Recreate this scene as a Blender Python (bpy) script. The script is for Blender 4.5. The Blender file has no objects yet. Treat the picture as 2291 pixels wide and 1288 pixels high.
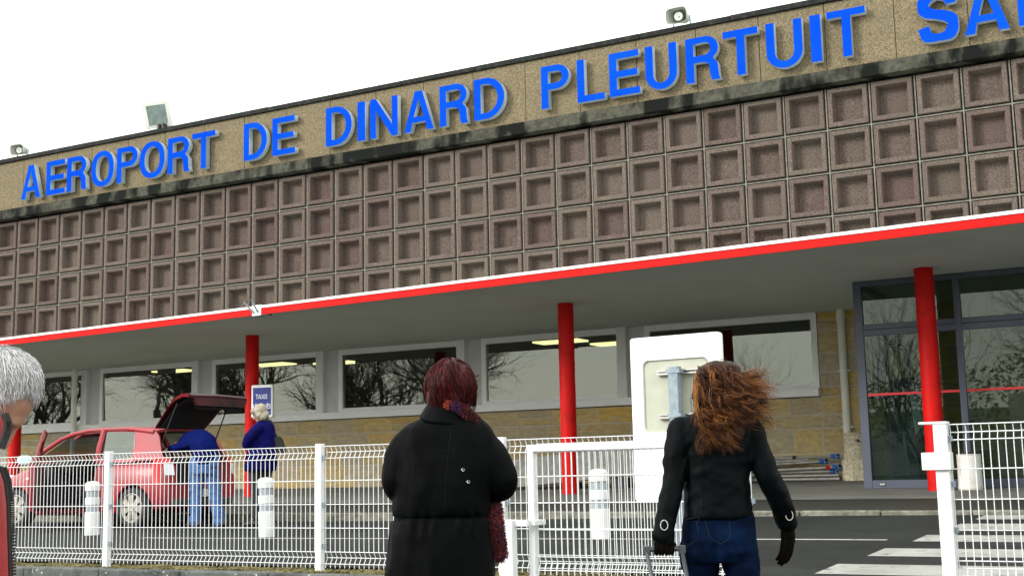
import bpy, bmesh, math, random
from mathutils import Vector, Matrix
from mathutils.noise import noise as pnoise
import numpy as np

random.seed(11)
SC = bpy.context.scene
COL = SC.collection
R = math.radians
PI = math.pi

# ------------------------------------------------------------------ camera
CAM = Vector((0.0, 0.0, 1.25))
F_PX = 2851.22
CX, CY = 1145.5, 644.0
AX_R = Vector((0.87480762, 0.48400496, -0.02123274))
AX_U = Vector((0.08718854, -0.11417381, 0.98962745))
AX_F = Vector((-0.47656037, 0.86758489, 0.14207981))
cam_data = bpy.data.cameras.new('camera')
cam = bpy.data.objects.new('camera', cam_data)
COL.objects.link(cam)
m3 = Matrix((AX_R, AX_U, -AX_F)).transposed()
cam.matrix_world = Matrix.Translation(CAM) @ m3.to_4x4()
cam_data.sensor_width = 36.0
cam_data.lens = F_PX / 2291.0 * 36.0
cam_data.clip_start = 0.05
cam_data.clip_end = 3000
SC.camera = cam

# ------------------------------------------------------------------ light: overcast winter day
SUN_EL, SUN_AZ = R(24), R(216)          # azimuth the light comes from, clockwise from +Y
world = bpy.data.worlds.new('World')
SC.world = world
world.use_nodes = True
wn = world.node_tree
wn.nodes.clear()
w_out = wn.nodes.new('ShaderNodeOutputWorld')
w_bg = wn.nodes.new('ShaderNodeBackground')
w_sky = wn.nodes.new('ShaderNodeTexSky')
w_sky.sky_type = 'NISHITA'
w_sky.sun_disc = False
w_sky.sun_elevation = SUN_EL
w_sky.sun_rotation = SUN_AZ
w_tc = wn.nodes.new('ShaderNodeTexCoord')
w_noise = wn.nodes.new('ShaderNodeTexNoise')
w_noise.inputs['Scale'].default_value = 1.6
w_noise.inputs['Detail'].default_value = 4
w_ramp = wn.nodes.new('ShaderNodeValToRGB')
w_ramp.color_ramp.elements[0].position = 0.30
w_ramp.color_ramp.elements[0].color = (9.05, 9.25, 8.75, 1)
w_ramp.color_ramp.elements[1].position = 0.70
w_ramp.color_ramp.elements[1].color = (10.15, 10.4, 9.85, 1)
w_mix = wn.nodes.new('ShaderNodeMixRGB')
w_mix.inputs[0].default_value = 0.94      # closed cloud cover
w_bg.inputs['Strength'].default_value = 0.105
wn.links.new(w_tc.outputs['Generated'], w_noise.inputs['Vector'])
wn.links.new(w_noise.outputs['Fac'], w_ramp.inputs['Fac'])
wn.links.new(w_sky.outputs['Color'], w_mix.inputs[1])
wn.links.new(w_ramp.outputs['Color'], w_mix.inputs[2])
wn.links.new(w_mix.outputs['Color'], w_bg.inputs['Color'])
wn.links.new(w_bg.outputs['Background'], w_out.inputs['Surface'])

sun_data = bpy.data.lights.new('sun', 'SUN')
sun_data.energy = 1.25
sun_data.angle = R(17)
sun_data.color = (1.0, 0.985, 0.93)
sun = bpy.data.objects.new('sun', sun_data)
COL.objects.link(sun)
sd = Vector((math.sin(SUN_AZ) * math.cos(SUN_EL), math.cos(SUN_AZ) * math.cos(SUN_EL), math.sin(SUN_EL)))
sun.rotation_euler = sd.to_track_quat('Z', 'Y').to_euler()

SC.view_settings.view_transform = 'Standard'
SC.view_settings.look = 'None'
SC.view_settings.exposure = 1.2
SC.view_settings.gamma = 1.0
SC.view_settings.use_curve_mapping = False

# ------------------------------------------------------------------ helpers
RH = Vector((0.8765, 0.4814, 0.0))      # level directions: to the right of the view, and along it
FH = Vector((-0.4814, 0.8765, 0.0))
ZUP = Vector((0, 0, 1))

def ray(px, py):
    return AX_F + AX_R * ((px - CX) / F_PX) + AX_U * ((CY - py) / F_PX)
def atY(px, py, Y):
    d = ray(px, py)
    return CAM + d * (Y / d.y)
def atw(px, py, w):
    return CAM + ray(px, py) * w

def zroad(x, y):
    if y < 9: return 0.45
    k = 0.0225 + 0.0015 * max(0.0, min(8.0, x + 11.4))
    return 0.45 + (y - 9) * k
PAVE_Y0, PAVE_Y1 = 15.22, 24.3
def zpave(y): return 0.70 + (y - 15.1) * 0.0283
def zfoot(y):
    if y < 5.5: return 0.10
    t = min(1.0, (y - 5.5) / 3.15)
    return 0.10 + 0.21 * t

class MB:
    def __init__(s):
        s.v = []; s.f = []; s.m = []
    def add(s, vs, fs, mi=0):
        o = len(s.v)
        s.v.extend([tuple(v) for v in vs])
        for f in fs:
            s.f.append(tuple(i + o for i in f)); s.m.append(mi)
    def box(s, lo, hi, mi=0, M=None):
        (x0, y0, z0), (x1, y1, z1) = lo, hi
        vs = [(x0,y0,z0),(x1,y0,z0),(x1,y1,z0),(x0,y1,z0),(x0,y0,z1),(x1,y0,z1),(x1,y1,z1),(x0,y1,z1)]
        if M is not None: vs = [M @ Vector(v) for v in vs]
        s.add(vs, [(0,3,2,1),(4,5,6,7),(0,1,5,4),(1,2,6,5),(2,3,7,6),(3,0,4,7)], mi)
    def rbox(s, lo, hi, b, mi=0, M=None):
        """box with chamfered edges"""
        bm = bmesh.new()
        bmesh.ops.create_cube(bm, size=1)
        for v in bm.verts:
            v.co = Vector([lo[i] + (v.co[i] + 0.5) * (hi[i] - lo[i]) for i in range(3)])
        bmesh.ops.bevel(bm, geom=list(bm.edges), offset=b, segments=2, affect='EDGES', profile=0.5)
        bm.verts.ensure_lookup_table()
        vs = [(M @ v.co if M is not None else v.co.copy()) for v in bm.verts]
        s.add(vs, [[v.index for v in f.verts] for f in bm.faces], mi)
        bm.free()
    def quad(s, a, b, c, d, mi=0):
        s.add([a, b, c, d], [(0, 1, 2, 3)], mi)
    def tube(s, pts, rad, n=6, mi=0, cap=True, dome=False):
        pts = [Vector(p) for p in pts]
        if not isinstance(rad, (list, tuple)): rad = [rad] * len(pts)
        rad = list(rad)
        if dome:
            d0 = (pts[0] - pts[1]).normalized(); d1 = (pts[-1] - pts[-2]).normalized()
            r0, r1 = rad[0], rad[-1]
            pre = [(pts[0] + d0 * r0 * math.sin(a), r0 * math.cos(a)) for a in (1.45, 0.95, 0.45)]
            post = [(pts[-1] + d1 * r1 * math.sin(a), r1 * math.cos(a)) for a in (0.45, 0.95, 1.45)]
            pts = [p for p, _ in pre] + pts + [p for p, _ in post]
            rad = [r for _, r in pre] + rad + [r for _, r in post]
        up = None
        rings = []
        for i, p in enumerate(pts):
            t = (pts[min(i + 1, len(pts) - 1)] - pts[max(i - 1, 0)])
            if t.length < 1e-9: t = Vector((0, 0, 1))
            t.normalize()
            if up is None:
                up = t.orthogonal().normalized()
            up = (up - t * up.dot(t))
            if up.length < 1e-6: up = t.orthogonal()
            up.normalize()
            q = t.cross(up)
            rings.append([p + (up * math.cos(2*PI*k/n) + q * math.sin(2*PI*k/n)) * rad[i] for k in range(n)])
        s.loft(rings, mi, cap)
    def loft(s, rings, mi=0, cap=True):
        o = len(s.v); n = len(rings[0])
        for r in rings: s.v.extend([tuple(v) for v in r])
        for i in range(len(rings) - 1):
            for k in range(n):
                a = o + i*n + k; b = o + i*n + (k+1) % n
                s.f.append((a, b, b + n, a + n)); s.m.append(mi)
        if cap:
            s.f.append(tuple(o + k for k in reversed(range(n)))); s.m.append(mi)
            e = o + (len(rings)-1)*n
            s.f.append(tuple(e + k for k in range(n))); s.m.append(mi)
    def lathe(s, prof, c, ax, n=24, mi=0, cap=False):
        """prof: (along, radius) pairs on axis ax from c"""
        ax = Vector(ax).normalized(); u = ax.orthogonal().normalized(); q = ax.cross(u); c = Vector(c)
        s.loft([[c + ax*a + (u*math.cos(2*PI*k/n) + q*math.sin(2*PI*k/n))*r for k in range(n)] for a, r in prof], mi, cap)
    def ball(s, c, rx, ry=None, rz=None, M=None, n=12, mi=0):
        ry = rx if ry is None else ry; rz = rx if rz is None else rz
        c = Vector(c); rings = []
        m = n // 2 + 1
        for i in range(1, m):
            th = PI * i / m
            ring = []
            for k in range(n):
                v = Vector((rx*math.sin(th)*math.cos(2*PI*k/n), ry*math.sin(th)*math.sin(2*PI*k/n), -rz*math.cos(th)))
                ring.append(c + (M @ v if M is not None else v))
            rings.append(ring)
        s.loft(rings, mi, True)
    def build(s, name, mats, parent=None, smooth=False, local=False, kind=None, label=None):
        me = bpy.data.meshes.new(name)
        off = Vector((0, 0, 0))
        if parent is not None and not local:
            p = parent
            while p is not None:
                off += p.location; p = p.parent
        vs = [(v[0]-off.x, v[1]-off.y, v[2]-off.z) for v in s.v]
        me.from_pydata(vs, [], s.f)
        if not isinstance(mats, (list, tuple)): mats = [mats]
        for mt in mats: me.materials.append(mt)
        if len(mats) > 1: me.polygons.foreach_set('material_index', s.m)
        if smooth: me.polygons.foreach_set('use_smooth', [True]*len(me.polygons))
        me.update()
        return link(name, me, parent, kind, label)

def link(name, me, parent=None, kind=None, label=None):
    o = bpy.data.objects.new(name, me)
    COL.objects.link(o)
    if parent is not None: o.parent = parent
    if kind: o['kind'] = kind
    if label: o['label'] = label
    return o

def thing(name, label, cat, loc=(0, 0, 0), rz=0.0, group=None):
    o = bpy.data.objects.new(name, None)
    COL.objects.link(o)
    o.location = loc; o.rotation_euler = (0, 0, rz)
    o.empty_display_size = 0.1
    o['label'] = label; o['category'] = cat
    if group: o['group'] = group
    return o
def tag(o, label, cat, group=None):
    o['label'] = label; o['category'] = cat
    if group: o['group'] = group
    return o
def copy_tree(o, parent=None):
    c = o.copy(); COL.objects.link(c); c.parent = parent
    for ch in list(o.children): copy_tree(ch, c)
    return c

def recalc(me):
    bm = bmesh.new(); bm.from_mesh(me)
    bmesh.ops.recalc_face_normals(bm, faces=bm.faces)
    bm.to_mesh(me); bm.free()

def remesh(mb, voxel, smooth=4):
    """fuse the closed shapes of a builder into one continuous skin"""
    me = bpy.data.meshes.new('tmp'); me.from_pydata(mb.v, [], mb.f); me.update(); recalc(me)
    ob = bpy.data.objects.new('tmp', me); COL.objects.link(ob)
    md = ob.modifiers.new('r', 'REMESH'); md.mode = 'VOXEL'; md.voxel_size = voxel; md.adaptivity = 0
    if smooth:
        sm = ob.modifiers.new('s', 'SMOOTH'); sm.factor = 0.5; sm.iterations = smooth
    dg = bpy.context.evaluated_depsgraph_get()
    out = bpy.data.meshes.new_from_object(ob.evaluated_get(dg))
    bpy.data.objects.remove(ob); bpy.data.meshes.remove(me)
    out.polygons.foreach_set('use_smooth', [True]*len(out.polygons))
    return out

def skin(mb, voxel, name, mat, parent, smooth=4, folds=None, label=None):
    """remeshed body or garment as a child of parent; folds = (amplitude, (fx, fy, fz))"""
    me = remesh(mb, voxel, smooth)
    off = Vector((0, 0, 0)); p = parent
    while p is not None:
        off += p.location; p = p.parent
    if folds:
        for amp, sc, seed in folds:
            nrm = [v.normal.copy() for v in me.vertices]
            for v, nn in zip(me.vertices, nrm):
                c = v.co
                a = pnoise(Vector((c.dot(RH)*sc[0]+seed, c.dot(FH)*sc[1], c.z*sc[2])))
                b = pnoise(Vector((c.dot(RH)*sc[0]*2.1, c.dot(FH)*sc[1]*2.1+seed, c.z*sc[2]*2.1)))
                v.co = c + nn * amp * ((1 - 2*abs(a)) * 0.7 + b * 0.5)
    for v in me.vertices: v.co = v.co - off
    me.materials.clear(); me.materials.append(mat); me.name = name
    me.update()
    return link(name, me, parent, None, label)

# ------------------------------------------------------------------ materials
def mat(name, col, rough=0.6, metal=0.0, col2=None, scale=6.0, detail=4.0, bump=0.0, bscale=None, spec=0.5,
        rand=0.0, objrand=None, emit=None, estr=1.0, coat=0.0, stretch=None, coords='Object', contrast=(0.35, 0.65), sheen=0.0):
    m = bpy.data.materials.new(name); m.use_nodes = True
    nt = m.node_tree; b = nt.nodes['Principled BSDF']; L = nt.links.new
    b.inputs['Roughness'].default_value = rough
    b.inputs['Metallic'].default_value = metal
    b.inputs['Specular IOR Level'].default_value = spec
    b.inputs['Coat Weight'].default_value = coat
    b.inputs['Base Color'].default_value = (*col, 1)
    if sheen:
        b.inputs['Sheen Weight'].default_value = sheen
    if emit:
        b.inputs['Emission Color'].default_value = (*emit, 1); b.inputs['Emission Strength'].default_value = estr
    tc = nt.nodes.new('ShaderNodeTexCoord')
    vec = tc.outputs[coords]
    if stretch:
        mp = nt.nodes.new('ShaderNodeMapping'); mp.inputs['Scale'].default_value = stretch
        L(vec, mp.inputs['Vector']); vec = mp.outputs['Vector']
    cur = None
    if objrand:
        oi = nt.nodes.new('ShaderNodeObjectInfo')
        rp = nt.nodes.new('ShaderNodeValToRGB')
        els = rp.color_ramp.elements
        while len(els) < len(objrand): els.new(0.5)
        for i, c in enumerate(objrand):
            els[i].position = i / (len(objrand) - 1); els[i].color = (*c, 1)
        L(oi.outputs['Random'], rp.inputs['Fac']); cur = rp.outputs['Color']
        va = nt.nodes.new('ShaderNodeVectorMath'); va.operation = 'MULTIPLY_ADD'
        va.inputs[1].default_value = (13.1, 7.7, 9.3)
        cb_ = nt.nodes.new('ShaderNodeCombineXYZ')
        for k_ in range(3): L(oi.outputs['Random'], cb_.inputs[k_])
        L(cb_.outputs[0], va.inputs[0]); L(vec, va.inputs[2]); vec = va.outputs[0]
    if col2 is not None:
        nz = nt.nodes.new('ShaderNodeTexNoise'); nz.inputs['Scale'].default_value = scale; nz.inputs['Detail'].default_value = detail
        nz.inputs['Roughness'].default_value = 0.62
        L(vec, nz.inputs['Vector'])
        rp = nt.nodes.new('ShaderNodeValToRGB')
        rp.color_ramp.elements[0].position = contrast[0]; rp.color_ramp.elements[1].position = contrast[1]
        L(nz.outputs['Fac'], rp.inputs['Fac'])
        mx = nt.nodes.new('ShaderNodeMixRGB')
        L(rp.outputs['Color'], mx.inputs[0])
        if cur is not None:
            # multiply random base by a light and dark speckle
            rp.color_ramp.elements[0].color = (*col2, 1); rp.color_ramp.elements[1].color = (1, 1, 1, 1)
            mx.blend_type = 'MULTIPLY'; mx.inputs[0].default_value = 1.0
            for l in list(mx.inputs[0].links): nt.links.remove(l)
            L(cur, mx.inputs[1]); L(rp.outputs['Color'], mx.inputs[2])
        else:
            mx.inputs[1].default_value = (*col, 1); mx.inputs[2].default_value = (*col2, 1)
        cur = mx.outputs['Color']
    if cur is not None: L(cur, b.inputs['Base Color'])
    if bump:
        bz = nt.nodes.new('ShaderNodeTexNoise'); bz.inputs['Scale'].default_value = bscale or scale*4; bz.inputs['Detail'].default_value = 4
        L(vec, bz.inputs['Vector'])
        bp = nt.nodes.new('ShaderNodeBump'); bp.inputs['Strength'].default_value = bump; bp.inputs['Distance'].default_value = 0.02
        L(bz.outputs['Fac'], bp.inputs['Height']); L(bp.outputs['Normal'], b.inputs['Normal'])
    return m

def layer(m, col, scale, lo, hi, stretch=None, coords='Object', amount=1.0, detail=6):
    """a second stain layer over a material's colour"""
    nt = m.node_tree; b = nt.nodes['Principled BSDF']; L = nt.links.new
    src = b.inputs['Base Color'].links[0].from_socket if b.inputs['Base Color'].links else None
    tc = nt.nodes.new('ShaderNodeTexCoord'); vec = tc.outputs[coords]
    if stretch:
        mp = nt.nodes.new('ShaderNodeMapping'); mp.inputs['Scale'].default_value = stretch
        mp.inputs['Location'].default_value = (3.1, 7.7, 1.3)
        L(vec, mp.inputs['Vector']); vec = mp.outputs['Vector']
    nz = nt.nodes.new('ShaderNodeTexNoise'); nz.inputs['Scale'].default_value = scale; nz.inputs['Detail'].default_value = detail
    L(vec, nz.inputs['Vector'])
    mr = nt.nodes.new('ShaderNodeMapRange'); mr.inputs['From Min'].default_value = lo; mr.inputs['From Max'].default_value = hi
    mr.inputs['To Max'].default_value = amount
    L(nz.outputs['Fac'], mr.inputs['Value'])
    mx = nt.nodes.new('ShaderNodeMixRGB'); L(mr.outputs['Result'], mx.inputs[0])
    if src is not None: L(src, mx.inputs[1])
    else: mx.inputs[1].default_value = b.inputs['Base Color'].default_value
    mx.inputs[2].default_value = (*col, 1)
    L(mx.outputs['Color'], b.inputs['Base Color'])
    return m

def glass_mat(name, tint=(0.72, 0.8, 0.76), ior=1.74, gain=1.5):
    m = bpy.data.materials.new(name); m.use_nodes = True
    nt = m.node_tree; nt.nodes.clear(); L = nt.links.new
    out = nt.nodes.new('ShaderNodeOutputMaterial')
    tr = nt.nodes.new('ShaderNodeBsdfTransparent'); tr.inputs['Color'].default_value = (*tint, 1)
    gl = nt.nodes.new('ShaderNodeBsdfGlossy'); gl.inputs['Roughness'].default_value = 0.012
    gl.inputs['Color'].default_value = (0.93, 1.0, 0.91, 1)
    fr = nt.nodes.new('ShaderNodeFresnel'); fr.inputs['IOR'].default_value = ior
    mu = nt.nodes.new('ShaderNodeMath'); mu.operation = 'MULTIPLY'; mu.inputs[1].default_value = gain; mu.use_clamp = True
    L(fr.outputs['Fac'], mu.inputs[0])
    mx = nt.nodes.new('ShaderNodeMixShader')
    L(mu.outputs['Value'], mx.inputs['Fac']); L(tr.outputs['BSDF'], mx.inputs[1]); L(gl.outputs['BSDF'], mx.inputs[2])
    L(mx.outputs['Shader'], out.inputs['Surface'])
    return m

M = {}
M['tile'] = mat('pink_aggregate', (0.3, 0.2, 0.18), 0.9, col2=(0.47, 0.45, 0.44), scale=40, detail=3, bump=0.6, bscale=42,
                objrand=[(0.130, 0.092, 0.081), (0.160, 0.122, 0.106), (0.145, 0.113, 0.095), (0.170, 0.136, 0.114), (0.133, 0.092, 0.083), (0.155, 0.120, 0.103)], contrast=(0.36, 0.62), spec=0.2)
M['mortar'] = mat('pale_mortar', (0.22, 0.212, 0.178), 0.9, col2=(0.15, 0.146, 0.124), scale=14, spec=0.2)
M['gravel_panel'] = mat('exposed_gravel_panel', (0.27, 0.218, 0.135), 0.9, col2=(0.085, 0.067, 0.042), scale=46, detail=3, bump=0.8, bscale=38, contrast=(0.34, 0.66), spec=0.2)
layer(M['gravel_panel'], (0.15, 0.128, 0.09), 0.9, 0.52, 0.8, amount=0.55)
M['band'] = mat('stained_concrete_band', (0.085, 0.083, 0.064), 0.9, col2=(0.038, 0.038, 0.03), scale=8, bump=0.3, bscale=50, spec=0.2)
layer(M['band'], (0.004, 0.005, 0.004), 1.1, 0.46, 0.57, stretch=(1.7, 1, 0.7), detail=12)
M['coping'] = mat('black_coping', (0.006, 0.007, 0.006), 0.8, col2=(0.04, 0.04, 0.032), scale=6, contrast=(0.5, 0.8), spec=0.3, bump=0.3)
M['stone'] = mat('sandstone', (0.4, 0.3, 0.18), 0.9, col2=(0.66, 0.64, 0.60), scale=5.5, detail=8, bump=0.6, bscale=26, contrast=(0.30, 0.66),
                 objrand=[(0.70, 0.49, 0.18), (0.58, 0.50, 0.36), (0.80, 0.54, 0.15), (0.50, 0.47, 0.40), (0.72, 0.54, 0.24), (0.62, 0.46, 0.20), (0.62, 0.55, 0.38)], spec=0.2)
layer(M['stone'], (0.42, 0.38, 0.33), 2.2, 0.5, 0.74, amount=0.55)
layer(M['tile'], (0.07, 0.06, 0.052), 1.6, 0.56, 0.74, amount=0.5)
M['wall_mortar'] = mat('wall_joint_mortar', (0.62, 0.59, 0.51), 0.9, col2=(0.50, 0.475, 0.41), scale=14, spec=0.2)
M['white'] = mat('white_paint', (0.84, 0.85, 0.84), 0.5, col2=(0.76, 0.77, 0.75), scale=3)
M['white_frame'] = mat('white_window_frame', (0.94, 0.95, 0.94), 0.4, col2=(0.87, 0.88, 0.865), scale=2.5)
M['soffit'] = mat('painted_soffit', (0.58, 0.635, 0.585), 0.85, col2=(0.54, 0.595, 0.55), scale=0.7, spec=0.2, bump=0.08, bscale=90)
M['grey_wall'] = mat('grey_render', (0.66, 0.68, 0.67), 0.8, col2=(0.60, 0.62, 0.61), scale=3, spec=0.2)
M['red'] = mat('red_paint', (0.60, 0.0045, 0.0035), 0.5, col2=(0.50, 0.0035, 0.003), scale=3, bump=0.10, bscale=160, spec=0.16)
M['red_fascia'] = mat('red_fascia_paint', (0.62, 0.0065, 0.0045), 0.6, col2=(0.54, 0.0055, 0.004), scale=2.2, spec=0.12)
layer(M['red'], (0.26, 0.006, 0.006), 4.5, 0.58, 0.74, amount=0.55, detail=9)
layer(M['soffit'], (0.50, 0.54, 0.49), 0.35, 0.50, 0.72, amount=0.6)
M['flashing'] = mat('white_flashing', (0.86, 0.86, 0.84), 0.4)
M['blue_face'] = mat('blue_letter_face', (0.0025, 0.050, 0.50), 0.6, col2=(0.004, 0.066, 0.53), scale=0.7, spec=0.0)
M['letter_side'] = mat('grey_letter_side', (0.48, 0.55, 0.61), 0.35, col2=(0.38, 0.44, 0.49), scale=4)
M['dark_frame'] = mat('slate_frame', (0.055, 0.066, 0.10), 0.4, col2=(0.07, 0.082, 0.12), scale=2)
M['glass'] = glass_mat('window_glass')
M['glass_door'] = glass_mat('entrance_glass', (0.34, 0.46, 0.40), 1.55, 1.15)
M['pvc'] = mat('cream_pipe', (0.88, 0.87, 0.78), 0.45, col2=(0.78, 0.77, 0.69), scale=4)
M['aggregate'] = mat('coarse_concrete', (0.80, 0.71, 0.52), 0.95, col2=(0.44, 0.39, 0.29), scale=22, bump=0.8, bscale=30, spec=0.2)
M['asphalt'] = mat('asphalt', (0.0175, 0.0195, 0.0182), 0.8, col2=(0.0105, 0.0120, 0.0112), scale=1.1, bump=0.35, bscale=110, spec=0.16)
layer(M['asphalt'], (0.027, 0.0295, 0.0275), 0.5, 0.52, 0.56, stretch=(.5, 1, 1), amount=0.6)
layer(M['asphalt'], (0.008, 0.0085, 0.0085), 1.9, 0.60, 0.66, amount=0.6, detail=10)
layer(M['asphalt'], (0.065, 0.065, 0.06), 75, 0.62, 0.72, amount=0.8, detail=2)
M['pave'] = mat('pavement_asphalt', (0.175, 0.175, 0.156), 0.9, col2=(0.13, 0.131, 0.118), scale=1.6, bump=0.3, bscale=90, spec=0.2)
layer(M['pave'], (0.09, 0.09, 0.08), 0.9, 0.55, 0.72, stretch=(1, 2.5, 1), amount=0.6)
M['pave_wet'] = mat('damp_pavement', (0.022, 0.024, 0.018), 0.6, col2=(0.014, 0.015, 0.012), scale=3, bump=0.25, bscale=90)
M['kerb'] = mat('kerb_stone', (0.24, 0.228, 0.19), 0.9, col2=(0.11, 0.107, 0.085), scale=9, bump=0.5, bscale=50, spec=0.2)
layer(M['kerb'], (0.05, 0.07, 0.025), 5, 0.56, 0.7, amount=0.8)
M['kerb_dark'] = mat('weathered_kerb', (0.125, 0.133, 0.125), 0.85, col2=(0.04, 0.047, 0.049), scale=3.2, bump=0.4, bscale=60, spec=0.3)
layer(M['kerb_dark'], (0.6, 0.6, 0.56), 26, 0.68, 0.74, amount=0.8, detail=2)
M['road_paint'] = mat('worn_road_paint', (0.34, 0.335, 0.315), 0.7, col2=(0.24, 0.236, 0.22), scale=3.0, bump=0.2, bscale=70)
layer(M['road_paint'], (0.06, 0.06, 0.055), 7, 0.61, 0.68, amount=0.85, detail=8)
M['footpath'] = mat('footpath_concrete', (0.09, 0.093, 0.087), 0.9, col2=(0.055, 0.058, 0.054), scale=2, bump=0.3, bscale=60)
M['earth'] = mat('mossy_earth', (0.10, 0.085, 0.035), 0.95, col2=(0.17, 0.13, 0.06), scale=20, bump=0.7, bscale=60)
M['pebble'] = mat('mossy_gravel', (0.18, 0.147, 0.06), 0.9, col2=(0.07, 0.064, 0.016), scale=5, bump=0.2, contrast=(0.4, 0.6))
M['grass_far'] = mat('winter_grass', (0.06, 0.075, 0.03), 0.95, col2=(0.10, 0.09, 0.045), scale=0.2)
M['fence'] = mat('white_fence_coating', (0.70, 0.71, 0.725), 0.35, spec=0.5)
M['galv'] = mat('galvanised_steel', (0.17, 0.215, 0.255), 0.5, metal=0.2, col2=(0.25, 0.30, 0.34), scale=22)
M['sign_white'] = mat('sign_board_white', (0.84, 0.85, 0.85), 0.4)
M['sign_back'] = mat('sign_back_cream', (0.44, 0.45, 0.36), 0.55, col2=(0.38, 0.39, 0.31), scale=5)
M['stencil'] = mat('black_stencil', (0.04, 0.04, 0.04), 0.7)
M['taxi_blue'] = mat('taxi_sign_blue', (0.004, 0.016, 0.22), 0.35)
M['lettering'] = mat('white_lettering', (0.75, 0.77, 0.82), 0.5)
M['bollard'] = mat('white_plastic', (0.72, 0.73, 0.735), 0.4, col2=(0.64, 0.65, 0.655), scale=5)
layer(M['bollard'], (0.42, 0.41, 0.37), 6, 0.56, 0.72, amount=0.6)
M['reflector'] = mat('grey_reflective_band', (0.33, 0.365, 0.40), 0.3, col2=(0.29, 0.32, 0.355), scale=40)
M['steel'] = mat('steel_tube', (0.52, 0.51, 0.48), 0.35, metal=0.75, col2=(0.36, 0.35, 0.33), scale=8)
M['blue_plastic'] = mat('blue_plastic_cap', (0.01, 0.10, 0.33), 0.4)
M['black'] = mat('black_matt', (0.012, 0.012, 0.013), 0.6)
M['rusty_white'] = mat('rusty_white_enamel', (0.68, 0.68, 0.64), 0.5, col2=(0.56, 0.55, 0.5), scale=4)
layer(M['rusty_white'], (0.40, 0.28, 0.14), 9, 0.60, 0.75, amount=0.5)
M['slab'] = mat('grey_concrete_slab', (0.30, 0.295, 0.275), 0.95, col2=(0.19, 0.19, 0.175), scale=7, bump=0.5, bscale=40)
M['speaker'] = mat('grey_loudspeaker', (0.33, 0.35, 0.30), 0.5, col2=(0.27, 0.29, 0.25), scale=5)
M['lamp_metal'] = mat('pale_lamp_housing', (0.66, 0.68, 0.64), 0.45)
M['mirror'] = mat('reflector_silver', (0.80, 0.86, 0.86), 0.3, metal=0.0, col2=(0.5, 0.56, 0.57), scale=6)
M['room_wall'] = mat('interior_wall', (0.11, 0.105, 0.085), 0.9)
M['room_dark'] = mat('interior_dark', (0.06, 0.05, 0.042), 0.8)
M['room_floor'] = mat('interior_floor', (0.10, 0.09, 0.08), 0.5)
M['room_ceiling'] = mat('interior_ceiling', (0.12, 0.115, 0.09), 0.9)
M['tube_light'] = mat('lit_ceiling_panel', (0.8, 0.8, 0.7), 0.5, emit=(1.0, 0.92, 0.42), estr=0.75)
M['red_tape'] = mat('red_tape', (0.62, 0.012, 0.02), 0.5)
M['teal'] = mat('dark_teal_cabinet', (0.012, 0.045, 0.075), 0.45)
M['pale_panel'] = mat('pale_blue_panel', (0.40, 0.50, 0.55), 0.5)
M['poster_blue'] = mat('blue_poster', (0.012, 0.10, 0.32), 0.5)
M['bark'] = mat('dark_bark', (0.045, 0.038, 0.03), 0.95, col2=(0.075, 0.065, 0.05), scale=8)
# ------------------------------------------------------------------ setting
def grid_sheet(name, x0, x1, ys, zf, m, nx=24, kind='structure'):
    b = MB(); n = nx + 1
    vs = []
    for y in ys:
        for i in range(n):
            x = x0 + (x1 - x0) * i / nx
            vs.append((x, y, zf(x, y)))
    fs = [(j*n+i, j*n+i+1, (j+1)*n+i+1, (j+1)*n+i) for j in range(len(ys)-1) for i in range(nx)]
    b.add(vs, fs)
    return b.build(name, m, kind=kind)

def lin(a, b, n): return [a + (b - a) * i / n for i in range(n + 1)]

gb = MB(); gb.quad((-700, -700, -0.12), (700, -700, -0.12), (700, 700, -0.12), (-700, 700, -0.12))
gb.build('ground', M['grass_far'], kind='structure')
grid_sheet('road', -70, 40, [9.20, 10, 11, 12, 13, 14, 15.1], zroad, M['asphalt'], 60)
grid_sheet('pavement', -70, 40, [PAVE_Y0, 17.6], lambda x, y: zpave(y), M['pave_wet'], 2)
grid_sheet('pavement', -70, 40, [17.6, 24.6], lambda x, y: zpave(y), M['pave'], 2)
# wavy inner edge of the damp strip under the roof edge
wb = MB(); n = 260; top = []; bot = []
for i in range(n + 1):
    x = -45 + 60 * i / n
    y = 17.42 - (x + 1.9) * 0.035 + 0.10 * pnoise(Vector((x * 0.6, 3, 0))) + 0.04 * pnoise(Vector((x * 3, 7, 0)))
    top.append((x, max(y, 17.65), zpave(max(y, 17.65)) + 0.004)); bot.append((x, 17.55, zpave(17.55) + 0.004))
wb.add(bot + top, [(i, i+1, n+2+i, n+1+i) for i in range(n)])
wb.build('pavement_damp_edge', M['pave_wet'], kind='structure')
grid_sheet('footpath', -70, 40, [-60, -20, 0, 5.5, 6, 6.6, 7.2, 7.8, 8.3, 8.68], lambda x, y: zfoot(y), M['footpath'], 4)
grid_sheet('verge', -70, 40, [8.82, 9.20], lambda x, y: 0.425, M['earth'], 4)

# kerb between road and pavement, stone by stone
kerb = thing('kerb', 'x', 'kerb', (0, 15.1, 0.5))
del kerb['label']; del kerb['category']; kerb['kind'] = 'structure'
x = -32.0
while x < 7:
    ln = random.uniform(0.92, 1.06)
    k = MB()
    zt = zpave(15.16) + 0.012 + random.uniform(-0.006, 0.006)
    k.rbox((x + 0.006, 15.10 + random.uniform(-0.008, 0.008), 0.40), (x + ln - 0.006, 15.225, zt), 0.018)
    k.build('kerb_stone', M['kerb'], kerb)
    x += ln
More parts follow.
